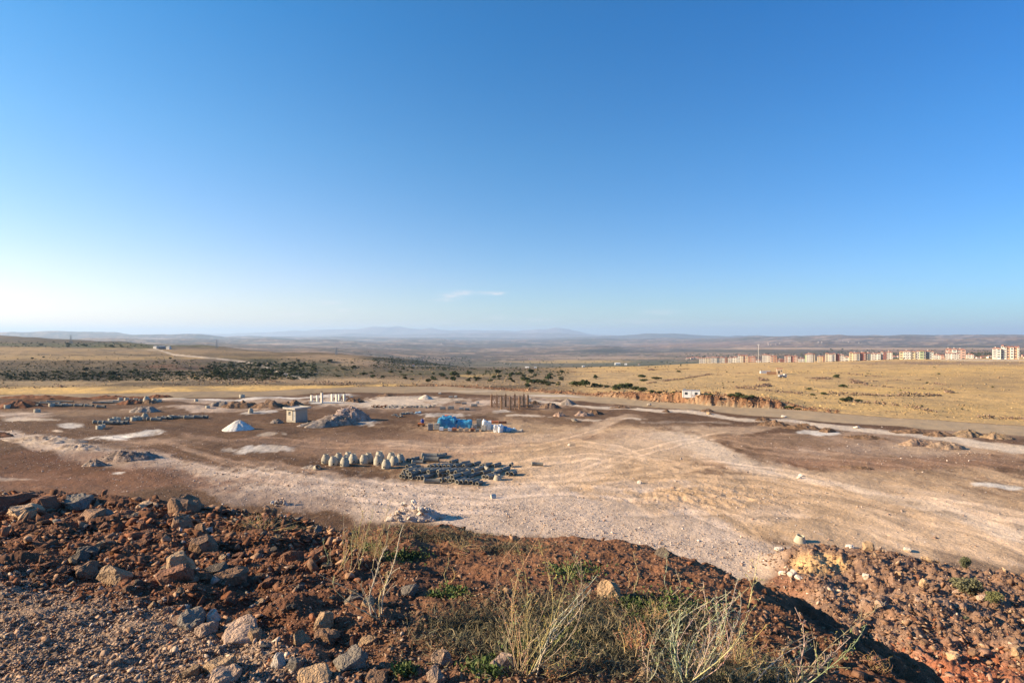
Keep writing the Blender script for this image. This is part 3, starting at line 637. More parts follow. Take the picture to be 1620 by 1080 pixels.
# small stones, merged into one loose layer per patch
_small = []
for i in range(26):
    me = rock_mesh('tmp', 500 + i, 8, (1, random.uniform(.4, .9), random.uniform(.25, .65)))
    v = np.zeros(len(me.vertices) * 3); me.vertices.foreach_get('co', v); f = np.zeros(len(me.polygons) * 3, int); me.loops.foreach_get('vertex_index', f)
    _small.append((v.reshape(-1, 3), f.reshape(-1, 3))); bpy.data.meshes.remove(me)
def stones_layer(name, x, y, s, cols, mat, label, cat, sink=.12, z=None, kind='stuff'):
    n = len(x); z = Zg(x, y) if z is None else z
    VV = []; FF = []; CC = []; base = 0
    var = RNG.integers(0, len(_small), n); az = RNG.uniform(0, 6.283, n); t1 = RNG.normal(0, .5, n); t2 = RNG.normal(0, .5, n)
    for k in range(len(_small)):
        i = np.where(var == k)[0]
        if not len(i): continue
        v, f = _small[k]; m = len(i)
        ca, sa = np.cos(az[i])[:, None], np.sin(az[i])[:, None]; cb, sb = np.cos(t1[i])[:, None], np.sin(t1[i])[:, None]; cc, sc = np.cos(t2[i])[:, None], np.sin(t2[i])[:, None]
        X, Yv, Z = v[:, 0][None], v[:, 1][None], v[:, 2][None]
        Y1 = Yv * cb - Z * sb; Z1 = Yv * sb + Z * cb; X2 = X * cc + Z1 * sc; Z2 = -X * sc + Z1 * cc
        X3 = X2 * ca - Y1 * sa; Y3 = X2 * sa + Y1 * ca
        S = s[i][:, None]
        P = np.stack([X3 * S + x[i][:, None], Y3 * S + y[i][:, None], Z2 * S + (z[i] + s[i] * sink)[:, None]], -1).reshape(-1, 3)
        F_ = (f[None] + (np.arange(m) * len(v))[:, None, None]).reshape(-1, 3) + base
        VV.append(P); FF.append(F_); CC.append(np.repeat(cols[i], len(v), 0)); base += len(P)
    me = np_mesh(name, np.concatenate(VV), np.concatenate(FF), np.concatenate(CC)); o = link(name, me, mat)
    tag(o, label, cat, kind=kind); return o
STONE_MAT = vc_mat('loose stone', ((7.0, .25), (30., .15)), ((14., .015), (45., .008)))
def pick(pal, n, w=None):
    p = np.array(pal); w = np.array(w or [1] * len(pal), float); c = p[RNG.choice(len(p), n, p=w / w.sum())]
    return c * RNG.uniform(.75, 1.25, (n, 1))
P_RUST = [(.21, .092, .05), (.23, .135, .085), (.38, .235, .145), (.15, .075, .045), (.19, .17, .145), (.44, .34, .27)]
def near_xy(px, py):
    """pixels of the front bank to ground positions (two Newton steps on the real surface)"""
    u = (px - CX) / F; g = (py - HY) / F; y = 1.62 / np.maximum(g - .165, .02)
    for _ in range(4):
        y = np.clip(y, 1.8, 30); z = Zg(u * y, y); y = .4 * y + .6 * (CAM_H - z) / g
    return u * y, y
def crest_py(px): return np.interp(px, [-100, 0, 150, 300, 430, 560, 700, 800, 900, 1000, 1060, 1100, 1200, 1300, 1400, 1440], [775, 778, 778, 790, 808, 838, 835, 845, 855, 860, 872, 890, 935, 985, 1040, 1080])
# --- rubble on the left of the bank
def sample_near(n, pfun, x0=-420, x1=1440):
    px = RNG.uniform(x0, x1, n * 6); py = RNG.uniform(775, 1140, n * 6)
    ok = (py > crest_py(px) + 2) & (RNG.random(n * 6) < pfun(px, py)); px, py = px[ok][:n], py[ok][:n]
    x, y = near_xy(px, py); ok = shelf_F(x, y) < .8; return x[ok], y[ok], px[ok], py[ok]
def grav_line(px): return np.interp(px, [-900, 0, 150, 300, 430, 560, 640], [905, 915, 935, 972, 1020, 1090, 1200])
left_w = lambda px, py: np.clip(1.08 - (px - 480) / 180, .07, 1) * np.where(py > grav_line(px) + 10, .25, 1)
x, y, px, py = sample_near(30000, left_w)
s = np.exp(RNG.normal(math.log(.031), .62, len(x))).clip(.012, .25) * (y / 8) ** .8
s = np.where((RNG.random(len(x)) < .045) & (px < 540), s * 2.4, s).clip(0, .24) * np.minimum(1.6, y / 7)
stones_layer('rubble', x, y, s, pick(P_RUST, len(x), [7, 4, 2.4, 5, .8, .5]), STONE_MAT, 'rust brown broken stones covering the near earth bank', 'rubble')
x, y, px, py = sample_near(44000, lambda px, py: (py > grav_line(px) - 6) * 1.0 * (px < 700), x1=700)
s = np.exp(RNG.normal(math.log(.0145), .6, len(x))).clip(.006, .07)
stones_layer('gravel', x, y, s, pick([(.40, .285, .20), (.33, .23, .16), (.50, .39, .29), (.22, .15, .105), (.38, .24, .16)], len(x), [4, 4, 1.2, 3, 2]), STONE_MAT, 'pale pinkish gravel at the bottom left corner', 'gravel')
x, y, px, py = sample_near(9000, lambda px, py: .8 * (px > 520) + .1, x0=400)
s = np.exp(RNG.normal(math.log(.03), .5, len(x))).clip(.012, .1)
stones_layer('pebbles', x, y, s * .8, pick([(.22, .12, .075), (.30, .19, .12), (.18, .11, .07), (.40, .30, .22)], len(x), [4, 2, 4, .5]), STONE_MAT, 'small stones scattered between the dry plants', 'pebbles')
# crumbling lip and flank on the right of the bank
n = 5200; y = RNG.uniform(2.6, 12, n); x = RNG.uniform(-4.5, 7.5, n); Fd = shelf_F(x, y); ok = (Fd > -.5) & (Fd < 4.5) & (x > -4); x, y = x[ok], y[ok]
s = np.exp(RNG.normal(math.log(.04), .6, len(x))).clip(.012, .13)
stones_layer('crumbled_edge', x, y, s, pick([(.17, .085, .05), (.24, .13, .08), (.33, .22, .14), (.13, .08, .055)], len(x), [5, 3, 1, 3]), STONE_MAT, 'broken red earth and stones crumbling over the lip of the bank', 'rubble')
# single rocks one can point at: (px, py of foot, size m, tone, variant, label)
NAMED = [
 (285, 905, .46, 'tan', 4, 'tall tan boulder standing on the middle of the left rubble slope'), (270, 918, .50, 'rust', 1, 'long rust boulder lying in front of the tall tan boulder'),
 (140, 826, .60, 'brown', 5, 'big pyramid shaped brown boulder near the top of the left rubble'), (14, 800, .95, 'rust', 9, 'largest rounded rust boulder at the far left end of the rubble crest'),
 (70, 806, .70, 'rust', 4, 'steep rust boulder beside the largest one on the rubble crest'), (125, 800, .7, 'grey', 2, 'flat grey boulder on the rubble crest'),
 (165, 789, .85, 'brown', 7, 'long flat brown slab on top of the rubble crest'), (225, 808, .85, 'tan', 6, 'tilted pale slab pointing up on the rubble crest'),
 (30, 815, .8, 'tan', 3, 'tan slab leaning at the left edge of the rubble'), (42, 820, .45, 'tan', 8, 'small upright tan rock near the left edge'),
 (290, 812, .85, 'brown', 0, 'wide brown boulder at the right end of the rubble crest'), (278, 790, .55, 'rust', 6, 'pointed rust slab on the rubble crest'),
 (345, 905, .34, 'dark', 2, 'dark grey boulder low on the left rubble slope'), (365, 918, .42, 'brown', 1, 'long brown slab next to the dark boulder'),
 (325, 868, .48, 'brown', 5, 'broad brown boulder halfway up the left rubble slope'), (183, 918, .40, 'tan', 5, 'squat tan rock left of the tall tan boulder'),
 (135, 905, .5, 'brown', 6, 'long brown slab pointing to the right on the left slope'), (137, 877, .36, 'dark', 2, 'dark blue grey flat rock on the left slope'),
 (300, 990, .30, 'grey', 0, 'bluish grey boulder at the edge of the pale gravel'), (335, 985, .20, 'pale', 8, 'white block standing at the edge of the pale gravel'),
 (325, 1003, .27, 'pink', 9, 'pinkish boulder beside the white block'), (380, 1000, .32, 'pink', 10, 'large pinkish boulder right of the white block'), (378, 1013, .30, 'pink', 7, 'flat pinkish rock in front of the large pinkish boulder'),
 (405, 1010, .15, 'tan', 5, 'small tan rock below the large pinkish boulder'), (510, 990, .24, 'tan', 4, 'upright tan block below the dry stalk'), (475, 1020, .20, 'tan', 8, 'pointed tan rock leaning to the right'),
 (515, 1012, .24, 'brown', 1, 'rounded brown rock under the upright tan block'), (555, 1055, .25, 'grey', 9, 'large grey boulder near the bottom edge'), (497, 1077, .26, 'tan', 10, 'squarish tan boulder at the bottom edge'),
 (345, 1062, .22, 'tan', 9, 'tan boulder among the pale gravel'), (438, 1055, .20, 'pale', 8, 'pale bluish boulder with a sharp top'), (465, 1062, .17, 'grey', 4, 'grey pointed rock beside the pale bluish one'),
 (298, 1070, .14, 'tan', 5, 'small tan rock in the gravel near the bottom'), (352, 1082, .24, 'pink', 0, 'pale pinkish rock cut by the bottom edge'), (690, 1080, .19, 'pink', 4, 'pinkish rock at the bottom edge among green sprouts'),
 (697, 1050, .20, 'pink', 8, 'upright pinkish rock above the green sprouts'), (595, 1085, .22, 'brown', 9, 'brown boulder cut by the bottom edge'), (790, 1060, .22, 'pink', 5, 'pinkish boulder left of the tall dry weed'),
 (963, 945, .30, 'tan', 8, 'tall tan boulder standing on the bare soil of the bank'), (1020, 1075, .16, 'tan', 4, 'tan rock at the foot of the dry stems'), (1125, 1070, .22, 'tan', 10, 'broad tan rock at the bottom right of the bank'),
 (1057, 1063, .18, 'brown', 2, 'flat brown rock beside the tan rock'), (583, 957, .16, 'tan', 5, 'small lit tan rock left of the pale stalk'), (560, 955, .24, 'grey', 8, 'leaning grey brown rock left of the pale stalk'),
 (497, 875, .30, 'rust', 5, 'rounded rust boulder on the red soil'), (463, 885, .34, 'rust', 10, 'rough rust boulder at the right of the rubble'), (645, 940, .26, 'grey', 7, 'flat blue grey slab behind the pale stalk'),
 (1552 - 0, 0, 0, '', 0, ''),
]
nrk = 0
for (a, b, sz, tone, var, lab) in NAMED:
    if not sz: continue
    X, Yv = near_xy(np.array([float(a)]), np.array([float(min(b, 1092))])); 
    place_rock(float(X[0]), float(Yv[0]), sz * (.9 if b > 835 else .86), tone, lab, None, .08, var=var, rot=(random.gauss(0, .15), random.gauss(0, .15), random.uniform(0, 6.28))); nrk += 1
# the rest of the rocks large enough to count, in patches
def rock_patch(n, wf, sizes, tones, labels, group, x0, x1, y0, y1):
    k = 0; tries = 0
    while k < n and tries < n * 60:
        tries += 1
        a = random.uniform(x0, x1); b = random.uniform(y0, y1)
        if b < crest_py(a) + 3 or random.random() > wf(a, b): continue
        X, Yv = near_xy(np.array([a]), np.array([b])); X, Yv = float(X[0]), float(Yv[0])
        if float(shelf_F(np.array([X]), np.array([Yv]))[0]) > .3: continue
        t = random.choices(list(tones), list(tones.values()))[0]; sz = random.uniform(*sizes) * random.uniform(.7, 1.1) * min(1.0, Yv / (9 if b < 935 else 5.2)) * .66
        place_rock(X, Yv, sz, t, labels[t], group + ', ' + t); k += 1
T1 = {'rust': 5, 'brown': 5, 'tan': 2.2, 'grey': 1, 'dark': .7}
nm = {'rust': 'rust red', 'brown': 'brown', 'tan': 'tan', 'grey': 'grey', 'dark': 'dark', 'pale': 'whitish', 'pink': 'pinkish'}
rock_patch(40, lambda a, b: 1 if a < 330 else .5, (.28, .55), T1, {k: f'large {nm[k]} rock in the heap along the crest of the left rubble' for k in nm}, 'rocks along the rubble crest', -60, 470, 778, 835)
rock_patch(58, lambda a, b: 1, (.2, .42), T1, {k: f'{nm[k]} rock on the slope of the left rubble' for k in nm}, 'rocks on the left rubble slope', -40, 520, 835, 935)
rock_patch(30, lambda a, b: 1 if b < grav_line(a) else .1, (.13, .27), T1, {k: f'{nm[k]} rock on the lower part of the left rubble' for k in nm}, 'rocks low on the rubble', 60, 660, 920, 1090)
rock_patch(24, lambda a, b: 1 if abs(b - grav_line(a) - 18) < 36 else .04, (.09, .2), {'pink': 4, 'tan': 2, 'pale': 1.2, 'grey': 1}, {k: f'{nm[k]} rock at the edge of the pale gravel' for k in nm}, 'rocks edging the gravel', 150, 620, 930, 1095)
rock_patch(16, lambda a, b: 1, (.07, .18), {'tan': 2, 'brown': 3, 'grey': 1.6, 'rust': 1.5}, {k: f'{nm[k]} rock among the dry plants on the bank' for k in nm}, 'rocks among the plants', 640, 1120, 850, 1095)

# --- spoil heap on the right
def sample_lower(n):
    px = RNG.uniform(1150, 1850, n * 4); py = RNG.uniform(850, 1130, n * 4); u = (px - CX) / F; g = (py - HY) / F
    y = 15.0 / g
    for _ in range(6): z = Zg(u * y, y); y = np.clip(.45 * y + .55 * (CAM_H - z) / g, 14, 60)
    x = u * y; lh, lm = lower_h(x, y); ok = (lm > .25) & (shelf_F(x, y) > 3)
    return x[ok][:n], y[ok][:n], px[ok][:n], py[ok][:n]
x, y, px, py = sample_lower(13500)
s = np.exp(RNG.normal(math.log(.11), .65, len(x))).clip(.05, .6)
cl = pick([(.27, .16, .10), (.38, .26, .165), (.22, .13, .085), (.5, .39, .29), (.18, .11, .075)], len(x), [4, 2, 4, .6, 4]); red = np.exp(-((px - 1480) / 130) ** 2 - ((py - 1080) / 55) ** 2)[:, None] > RNG.random((len(x), 1)) * 1.1
cl = np.where(red, pick([(.36, .14, .075), (.28, .11, .06), (.42, .25, .17)], len(x)), cl)
stones_layer('spoil rubble', x, y, s, cl, STONE_MAT, 'brown broken stones over the spoil heap on the right', 'rubble').name = 'spoil_rubble'
LOWN = [(1375, 868, .85, 'tan', 5, 'rounded tan boulder on the crest of the right spoil heap'), (1347, 868, .75, 'pale', 2, 'pale flat boulder left of the rounded tan one'), (1438, 872, .6, 'pale', 9, 'small pale boulder on the crest of the right spoil heap'),
        (1473, 890, 1.0, 'tan', 6, 'long tan slab lying on the right spoil heap'), (1233, 871, .75, 'pale', 7, 'white block lying left of the concrete ring'), (1372, 915, .55, 'pale', 4, 'pale block on the dark middle of the spoil heap'),
        (1425, 912, .5, 'tan', 5, 'tan rock on the middle of the spoil heap'), (1463, 928, .75, 'tan', 4, 'upright tan rock left of the green shrubs'), (1555, 950, .7, 'pink', 2, 'pinkish rock under the green shrubs'),
        (1255, 912, .75, 'pale', 9, 'white broken rock at the foot of the yellow cut'), (1240, 910, .55, 'pale', 5, 'small white rock beside the broken one'), (1265, 916, .5, 'pale', 2, 'flat white rock at the foot of the heap')]
for (a, b, sz, tone, var, lab) in LOWN:
    h = hit(a, b, 12); place_rock(h.x, h.y, sz, tone, lab, None, .25, var=var, rot=(random.gauss(0, .15), random.gauss(0, .15), random.uniform(0, 6.28)))
k = 0
while k < 20:
    a = random.uniform(1230, 1640); b = random.uniform(868, 1085); h = hit(a, b, 12)
    if float(lower_h(np.array([h.x]), np.array([h.y]))[1][0]) < .5: continue
    t = random.choice(['brown', 'tan', 'brown', 'pink', 'rust']); place_rock(h.x, h.y, random.uniform(.3, .62), t, f'{nm[t]} rock lying on the right spoil heap', 'rocks on the spoil heap, ' + t); k += 1

# --- stones strewn over the site
px = RNG.uniform(-200, 1800, 90000); py = 560 + 0 * px; Yv = np.exp(RNG.uniform(math.log(42), math.log(125), len(px))); xx = (px - CX) / F * Yv; py = HY + 16200 / Yv
band = np.interp(px, [-300, 15, 160, 340, 560, 850, 1150, 1300], [655, 690, 716, 752, 785, 820, 875, 905])
wt = .10 + .9 * np.exp(-((py - band) / 26) ** 2) * (px < 1300) + .5 * np.exp(-((px - 1450) / 160) ** 2 - ((py - 715) / 12) ** 2) + .6 * np.exp(-((px - 1150) / 170) ** 2 - ((py - 790) / 26) ** 2)
ok = (RNG.random(len(px)) < wt) & (shelf_F(xx, Yv) > 14) & (lower_h(xx, Yv)[1] < .3); xx, Yv = xx[ok], Yv[ok]
s = np.exp(RNG.normal(math.log(.10), .5, len(xx))).clip(.05, .45)
stones_layer('scattered_stones', xx, Yv, s, pick([(.46, .37, .31), (.56, .48, .42), (.36, .27, .21), (.3, .2, .15)], len(xx)), STONE_MAT, 'pale crushed stones strewn over the building site', 'stones')
# ------------------------------------------------------------------ heaps of gravel, sand and earth on the site
def lin(c): return np.array(c)
def pile(px, py, w, hpx, dr, name, cat, label, cols, seed, rug=.35, rz=0, peak=(0, 0), shape=1.3, stones=0, scol=None, back=0):
    """a heap whose near foot is at pixel (px, py), w and hpx wide and high in the photograph, dr = depth/width"""
    h0 = hit(px, py, 30); mpp = h0.y / F; W = w * mpp; H = hpx * mpp * (1.05 if seed < 460 else .88); D = W * dr
    cx, cy = h0.x, h0.y + D * .42
    na, nr_ = 72, 22; A, RR = np.meshgrid(np.linspace(0, 2 * math.pi, na, endpoint=False), np.linspace(0, 1, nr_), indexing='ij')
    edge = 1 + (.12 if rug < .16 else .45) * fbm(np.cos(A) * 2 + seed, np.sin(A) * 2, 3, seed)
    lx = np.cos(A) * RR * edge * W / 2; ly_ = np.sin(A) * RR * edge * D / 2
    lx = lx + peak[0] * W * .5 * (1 - RR) ** 1; ly_ = ly_ + peak[1] * D * .5 * (1 - RR)
    c, s_ = math.cos(rz), math.sin(rz); gx = cx + lx * c - ly_ * s_; gy = cy + lx * s_ + ly_ * c
    prof = (1 - RR ** shape) ** (1.1 if rug < .16 else .85)
    n1 = fbm(gx * 1.7 / max(H, .5) * .7, gy * 1.7 / max(H, .5) * .7, 4, seed + 3); n2 = fbm(gx * 2.2, gy * 2.2, 4, seed + 7)
    lz = H * prof * (1 + 1.1 * rug * n1) + rug * .45 * n2 * prof ** .4 * min(H, 1.4) - .12 * (RR > .97)
    gz = Zg(gx.ravel(), gy.ravel()).reshape(gx.shape) + np.maximum(lz, -.15)
    V = np.stack([gx.ravel() - cx, gy.ravel() - cy, gz.ravel() - h0.z], 1)
    idx = np.arange(na * nr_).reshape(na, nr_); i2 = np.roll(idx, -1, 0)
    Q = np.stack([idx[:, :-1], idx[:, 1:], i2[:, 1:], i2[:, :-1]], -1).reshape(-1, 4)
    col = lerp(lin(cols[0])[None], lin(cols[1])[None], ss(-.35, .35, fbm(gx.ravel() * 1.1, gy.ravel() * 1.1, 3, seed + 11))[:, None])
    col = col * (1 + .25 * vn(gx.ravel() * 5, gy.ravel() * 5, seed + 13))[:, None]
    o = link(name, np_mesh(name, V, Q, col, False), MAT['heap surface'], loc=(cx, cy, h0.z)); tag(o, label, cat)
    if stones:
        stones = int(stones * 3)
        a = RNG.uniform(0, 6.283, stones); r = np.sqrt(RNG.random(stones)) * 1.05
        ia = (a / (2 * math.pi) * na).astype(int) % na; ir = np.clip((r * (nr_ - 1)).astype(int), 0, nr_ - 1)
        X = gx[ia, ir] + RNG.normal(0, .1, stones); Yv = gy[ia, ir] + RNG.normal(0, .1, stones); Zv = gz[ia, ir]
        s = np.exp(RNG.normal(math.log(max(.12, H * .13)), .45, stones)).clip(.06, .55)
        st = stones_layer('stone', X - cx, Yv - cy, s, pick(scol or [cols[0], cols[1]], stones), STONE_MAT, None, None, .1, Zv - h0.z, None)
        st.name = 'loose_stones'; st.parent = o; st['kind'] = 'stuff'
    return o
vc_mat('heap surface', ((1.5, .12), (8.0, .2)), ((4.0, .12), (18., .04)))
BR = [(.13, .082, .052), (.24, .155, .10)]; GR = [(.20, .165, .135), (.34, .28, .23)]; RD = [(.15, .065, .037), (.24, .115, .065)]; PG = [(.28, .205, .155), (.46, .37, .29)]; WH = [(.52, .49, .44), (.66, .63, .58)]; TN = [(.21, .15, .092), (.30, .21, .135)]
PILES = [
 (505, 676, 78, 9, .35, 'gravel_pile', 'gravel pile', 'low tail of the pinkish grey gravel ridge beside the small kiosk', GR, .3, .25, (.2, 0), 40),
 (545, 669, 62, 21, .7, 'gravel_pile', 'gravel pile', 'tall pinkish grey gravel mound right of the small kiosk', [(.28, .2, .165), (.42, .33, .28)], .3, 0, (.1, 0), 60),
 (524, 673, 84, 14, .4, 'gravel_pile', 'gravel pile', 'sloping middle of the pinkish grey gravel ridge by the kiosk', [(.24, .18, .14), (.36, .28, .22)], .3, .1, (.2, 0), 60),
 (368, 682, 50, 15, .9, 'lime_pile', 'lime pile', 'bright white pointed pile of stone powder on dark soil', WH, .155, 0, (0, 0), 0),
 (60, 702, 130, 8, .28, 'rubble_berm', 'berm', 'long pale pink gravel berm at the left edge of the site', PG, .5, -.12, (0, 0), 80),
 (-60, 696, 160, 10, .25, 'rubble_berm', 'berm', 'dark reddish berm running out at the left edge', RD, .5, .05, (0, 0), 30),
 (115, 712, 90, 8, .3, 'rubble_berm', 'berm', 'pinkish middle stretch of the left gravel berm', PG, .5, -.2, (0, 0), 60),
 (185, 731, 85, 15, .4, 'rubble_pile', 'rubble pile', 'dark brown rubble mound at the right end of the left berm', [(.20, .15, .12), (.33, .25, .2)], .5, -.1, (-.1, 0), 120),
 (143, 738, 42, 10, .5, 'rubble_pile', 'rubble pile', 'small pale pink rubble tongue in front of the dark mound', PG, .4, 0, (0, 0), 60),
 (220, 725, 50, 10, .5, 'rubble_pile', 'rubble pile', 'grey stony shoulder behind the dark rubble mound', GR, .5, 0, (0, 0), 70),
 (222, 652, 50, 10, .45, 'gravel_pile', 'gravel pile', 'flat grey gravel pile on the far left of the site', GR, .35, 0, (0, 0), 30),
 (345, 643, 34, 8, .5, 'earth_heap', 'earth heap', 'grey stony heap at the left end of the brown earth row', GR, .5, 0, (0, 0), 20),
 (375, 646, 60, 11, .4, 'earth_heap', 'earth heap', 'brown earth heap in the row behind the kiosk', BR, .5, 0, (0, 0), 30),
 (425, 645, 60, 11, .4, 'earth_heap', 'earth heap', 'brown earth heap directly behind the kiosk roof', BR, .5, 0, (0, 0), 30),
 (463, 642, 34, 9, .5, 'earth_heap', 'earth heap', 'small brown heap left of the concrete columns', BR, .5, 0, (0, 0), 20),
 (18, 646, 60, 12, .5, 'earth_heap', 'earth heap', 'dark red earth heap at the left edge of the site', RD, .35, 0, (0, 0), 0),
 (60, 632, 140, 6, .12, 'earth_berm', 'berm', 'low red earth berm along the road at the far left', RD, .5, 0, (0, 0), 0),
 (180, 631, 130, 5, .12, 'earth_berm', 'berm', 'thin red earth berm continuing right along the road', RD, .5, 0, (0, 0), 0),
 (245, 630, 50, 5, .25, 'earth_heap', 'earth heap', 'small red heap ending the road berm', RD, .5, 0, (0, 0), 0),
 (200, 640, 42, 7, .4, 'earth_heap', 'earth heap', 'dark red heap between the rows of concrete pipes', RD, .4, 0, (0, 0), 0),
 (232, 639, 26, 6, .5, 'earth_heap', 'earth heap', 'small dark brown heap beside the rear concrete rings', BR, .4, 0, (0, 0), 0),
 (435, 670, 26, 7, .6, 'rubble_pile', 'rubble pile', 'grey and brown rubble left of the kiosk wall', GR, .5, 0, (0, 0), 30),
 (560, 636, 30, 6, .5, 'rubble_pile', 'rubble pile', 'dark rubble right of the concrete columns', BR, .5, 0, (0, 0), 40),
 (610, 627, 30, 4, .4, 'earth_heap', 'earth heap', 'thin brown heap behind the pale gravel area', BR, .4, 0, (0, 0), 0),
 (672, 632, 24, 8, .8, 'sand_pile', 'sand pile', 'small cream sand cone near the road', [(.52, .44, .35), (.6, .52, .42)], .1, 0, (0, 0), 0),
 (872, 646, 34, 9, .6, 'earth_heap', 'earth heap', 'dark brown heap right of the timber formwork', [(.14, .09, .065), (.2, .14, .1)], .3, 0, (-.1, 0), 20),
 (845, 641, 24, 6, .6, 'earth_heap', 'earth heap', 'low dark heap touching the timber formwork', BR, .4, 0, (0, 0), 20),
 (898, 641, 32, 10, .7, 'gravel_pile', 'gravel pile', 'grey gravel cone right of the dark brown heap', GR, .12, 0, (0, 0), 0),
 (885, 659, 20, 7, .6, 'rubble_pile', 'rubble pile', 'small heap of broken red stones left of the longer one', [(.3, .2, .15), (.42, .3, .23)], .5, 0, (0, 0), 50),
 (925, 658, 30, 8, .5, 'rubble_pile', 'rubble pile', 'heap of broken stones in front of the gravel cone', [(.3, .2, .15), (.42, .3, .23)], .5, 0, (0, 0), 60),
 (943, 656, 26, 7, .5, 'earth_heap', 'earth heap', 'dark earth heap right of the broken stones', BR, .4, 0, (0, 0), 10),
 (985, 646, 40, 4, .3, 'earth_berm', 'berm', 'thin dark earth ridge above the pale track', BR, .5, 0, (0, 0), 0),
 (1055, 652, 12, 4, .6, 'earth_heap', 'earth heap', 'tiny dark heap on the pale track', BR, .4, 0, (0, 0), 0),
 (1120, 651, 20, 4, .5, 'rubble_pile', 'rubble pile', 'small rubble beside the graded road below the container', BR, .4, 0, (0, 0), 20),
 (1210, 666, 26, 5, .5, 'rubble_pile', 'rubble pile', 'dark rubble just above the pale track', BR, .5, 0, (0, 0), 30),
 (1228, 674, 50, 8, .4, 'rubble_berm', 'berm', 'rough brown berm below the pale track', BR, .5, -.1, (0, 0), 60),
 (1275, 679, 50, 7, .4, 'rubble_berm', 'berm', 'brown berm continuing right below the pale track', BR, .5, -.25, (0, 0), 40),
 (1313, 684, 26, 8, .5, 'rubble_pile', 'rubble pile', 'stony end of the brown berm by the white patch', BR, .5, 0, (0, 0), 40),
 (1375, 695, 60, 5, .3, 'rubble_berm', 'berm', 'low row of rubble along the pale track', BR, .6, -.2, (0, 0), 60),
 (1460, 706, 60, 10, .4, 'rubble_pile', 'rubble pile', 'brown rocky ridge at the right of the site', [(.3, .2, .14), (.42, .3, .2)], .5, -.1, (0, 0), 80),
 (1505, 711, 60, 12, .4, 'rubble_pile', 'rubble pile', 'dark rocky end of the ridge at the right of the site', [(.25, .18, .13), (.4, .29, .2)], .5, -.15, (0, 0), 100),
 (1450, 686, 60, 6, .4, 'rubble_pile', 'rubble pile', 'brown rubble row between the pale track and the road', BR, .5, -.1, (0, 0), 60),
 (1490, 691, 50, 7, .4, 'rubble_pile', 'rubble pile', 'stony rubble row left of the two sandy mounds', BR, .5, -.1, (0, 0), 60),
 (1545, 692, 46, 9, .8, 'earth_heap', 'earth heap', 'left of the two pointed sandy mounds by the road', TN, .5, 0, (.1, 0), 50),
 (1590, 695, 44, 9, .8, 'earth_heap', 'earth heap', 'right of the two sandy mounds by the road', TN, .55, 0, (-.1, 0), 60),
 (1360, 668 + 74, 50, 4, .3, 'earth_heap', 'earth heap', 'shallow dark ridge in the churned ground', BR, .6, -.3, (0, 0), 20),
 (490, 744 - 2, 30, 5, .6, 'gravel_pile', 'gravel pile', 'small grey heap left of the manhole cones', GR, .4, 0, (0, 0), 20),
]
for i, (px, py, w, h, dr, nme, cat, lab, cols, rug, rz, peak, st) in enumerate(PILES):
    pile(px, py, w, h, dr, nme, cat, lab, cols, 400 + i * 17, rug, rz, peak, 1.25 if rug < .16 else 1.7, st)
# two piles of white limestone blocks at the foot of the bank, every block a thing
def block_pile(px, py, w, hpx, n, smin, smax, lab, grp):
    h0 = hit(px, py, 30); mpp = h0.y / F; W = w * mpp; H = hpx * mpp
    for k in range(n):
        a = random.uniform(-1, 1); b = random.uniform(-1, 1)
        if a * a + b * b > 1: a *= .6; b *= .6
        zt = H * (1 - (a * a + b * b)) ** .8 * random.uniform(.35, 1)
        s = random.uniform(smin, smax); x = h0.x + a * W / 2; y = h0.y + .9 + b * W * .2
        tone = random.choices(['pale', 'pink', 'tan'], [6, 2, .6])[0]
        place_rock(x, y, s, tone, lab[tone], grp + ', ' + tone, .3, z=zat(x, y) + max(0, zt - s * .35))
pile(655, 826, 92, 20, .4, 'limestone_rubble', 'rubble pile', 'pinkish white rubble core of the limestone pile behind the bank', [(.42, .32, .25), (.6, .5, .42)], 1203, .3, 0, (.1, 0), 1.6, 170, [(.6, .52, .44), (.5, .38, .3), (.7, .63, .55)])
block_pile(650, 826, 88, 30, 40, .4, .85, {'pale': 'white limestone block in the pile behind the bank', 'pink': 'pinkish limestone block in the pile behind the bank', 'tan': 'tan block in the limestone pile behind the bank'}, 'blocks of the limestone pile')
block_pile(436, 803, 34, 12, 14, .25, .5, {'pale': 'white block in the small limestone pile left of the big one', 'pink': 'pinkish block in the small limestone pile', 'tan': 'tan block in the small limestone pile'}, 'blocks of the small limestone pile')
for (a, b, s, t, lab) in [(780, 788, .8, 'pale', 'white stone lying alone on the pale gravel'), (1012, 765, .7, 'pale', 'white stone near the churned ground'), (1065, 772, .5, 'pink', 'stone at the rim of the churned ground'), (1267, 767 - 14, .5, 'pale', 'white stone beside the tracks'),
                          (1240, 663 - 3, 1.2, 'pale', 'pale boulder on the road verge below the field'), (1027, 642, 1.3, 'pale', 'pale boulder on the verge of the graded road'), (1046, 880, .3, 'dark', 'dark block on the lip of the bank'), (909, 667, 1.6, 'grey', 'grey pointed boulder standing alone on the site'),
                          (1122, 655, 1.2, 'tan', 'tan boulder beside the pale track'), (1265, 757, .6, 'pale', 'small white stone on the tan ground'), (1356, 677, 1., 'pale', 'pale flat stone above the pale track'), (175, 912, .3, 'pale', 'whitish stone on the left rubble'), (900, 705, .6, 'pale', 'white stone on the trodden tan ground')]:
    h = hit(a, b, 5); place_rock(h.x, h.y, s, t, lab, None, .3 if s > .31 else -.25, var=2 if s < .31 else 7)
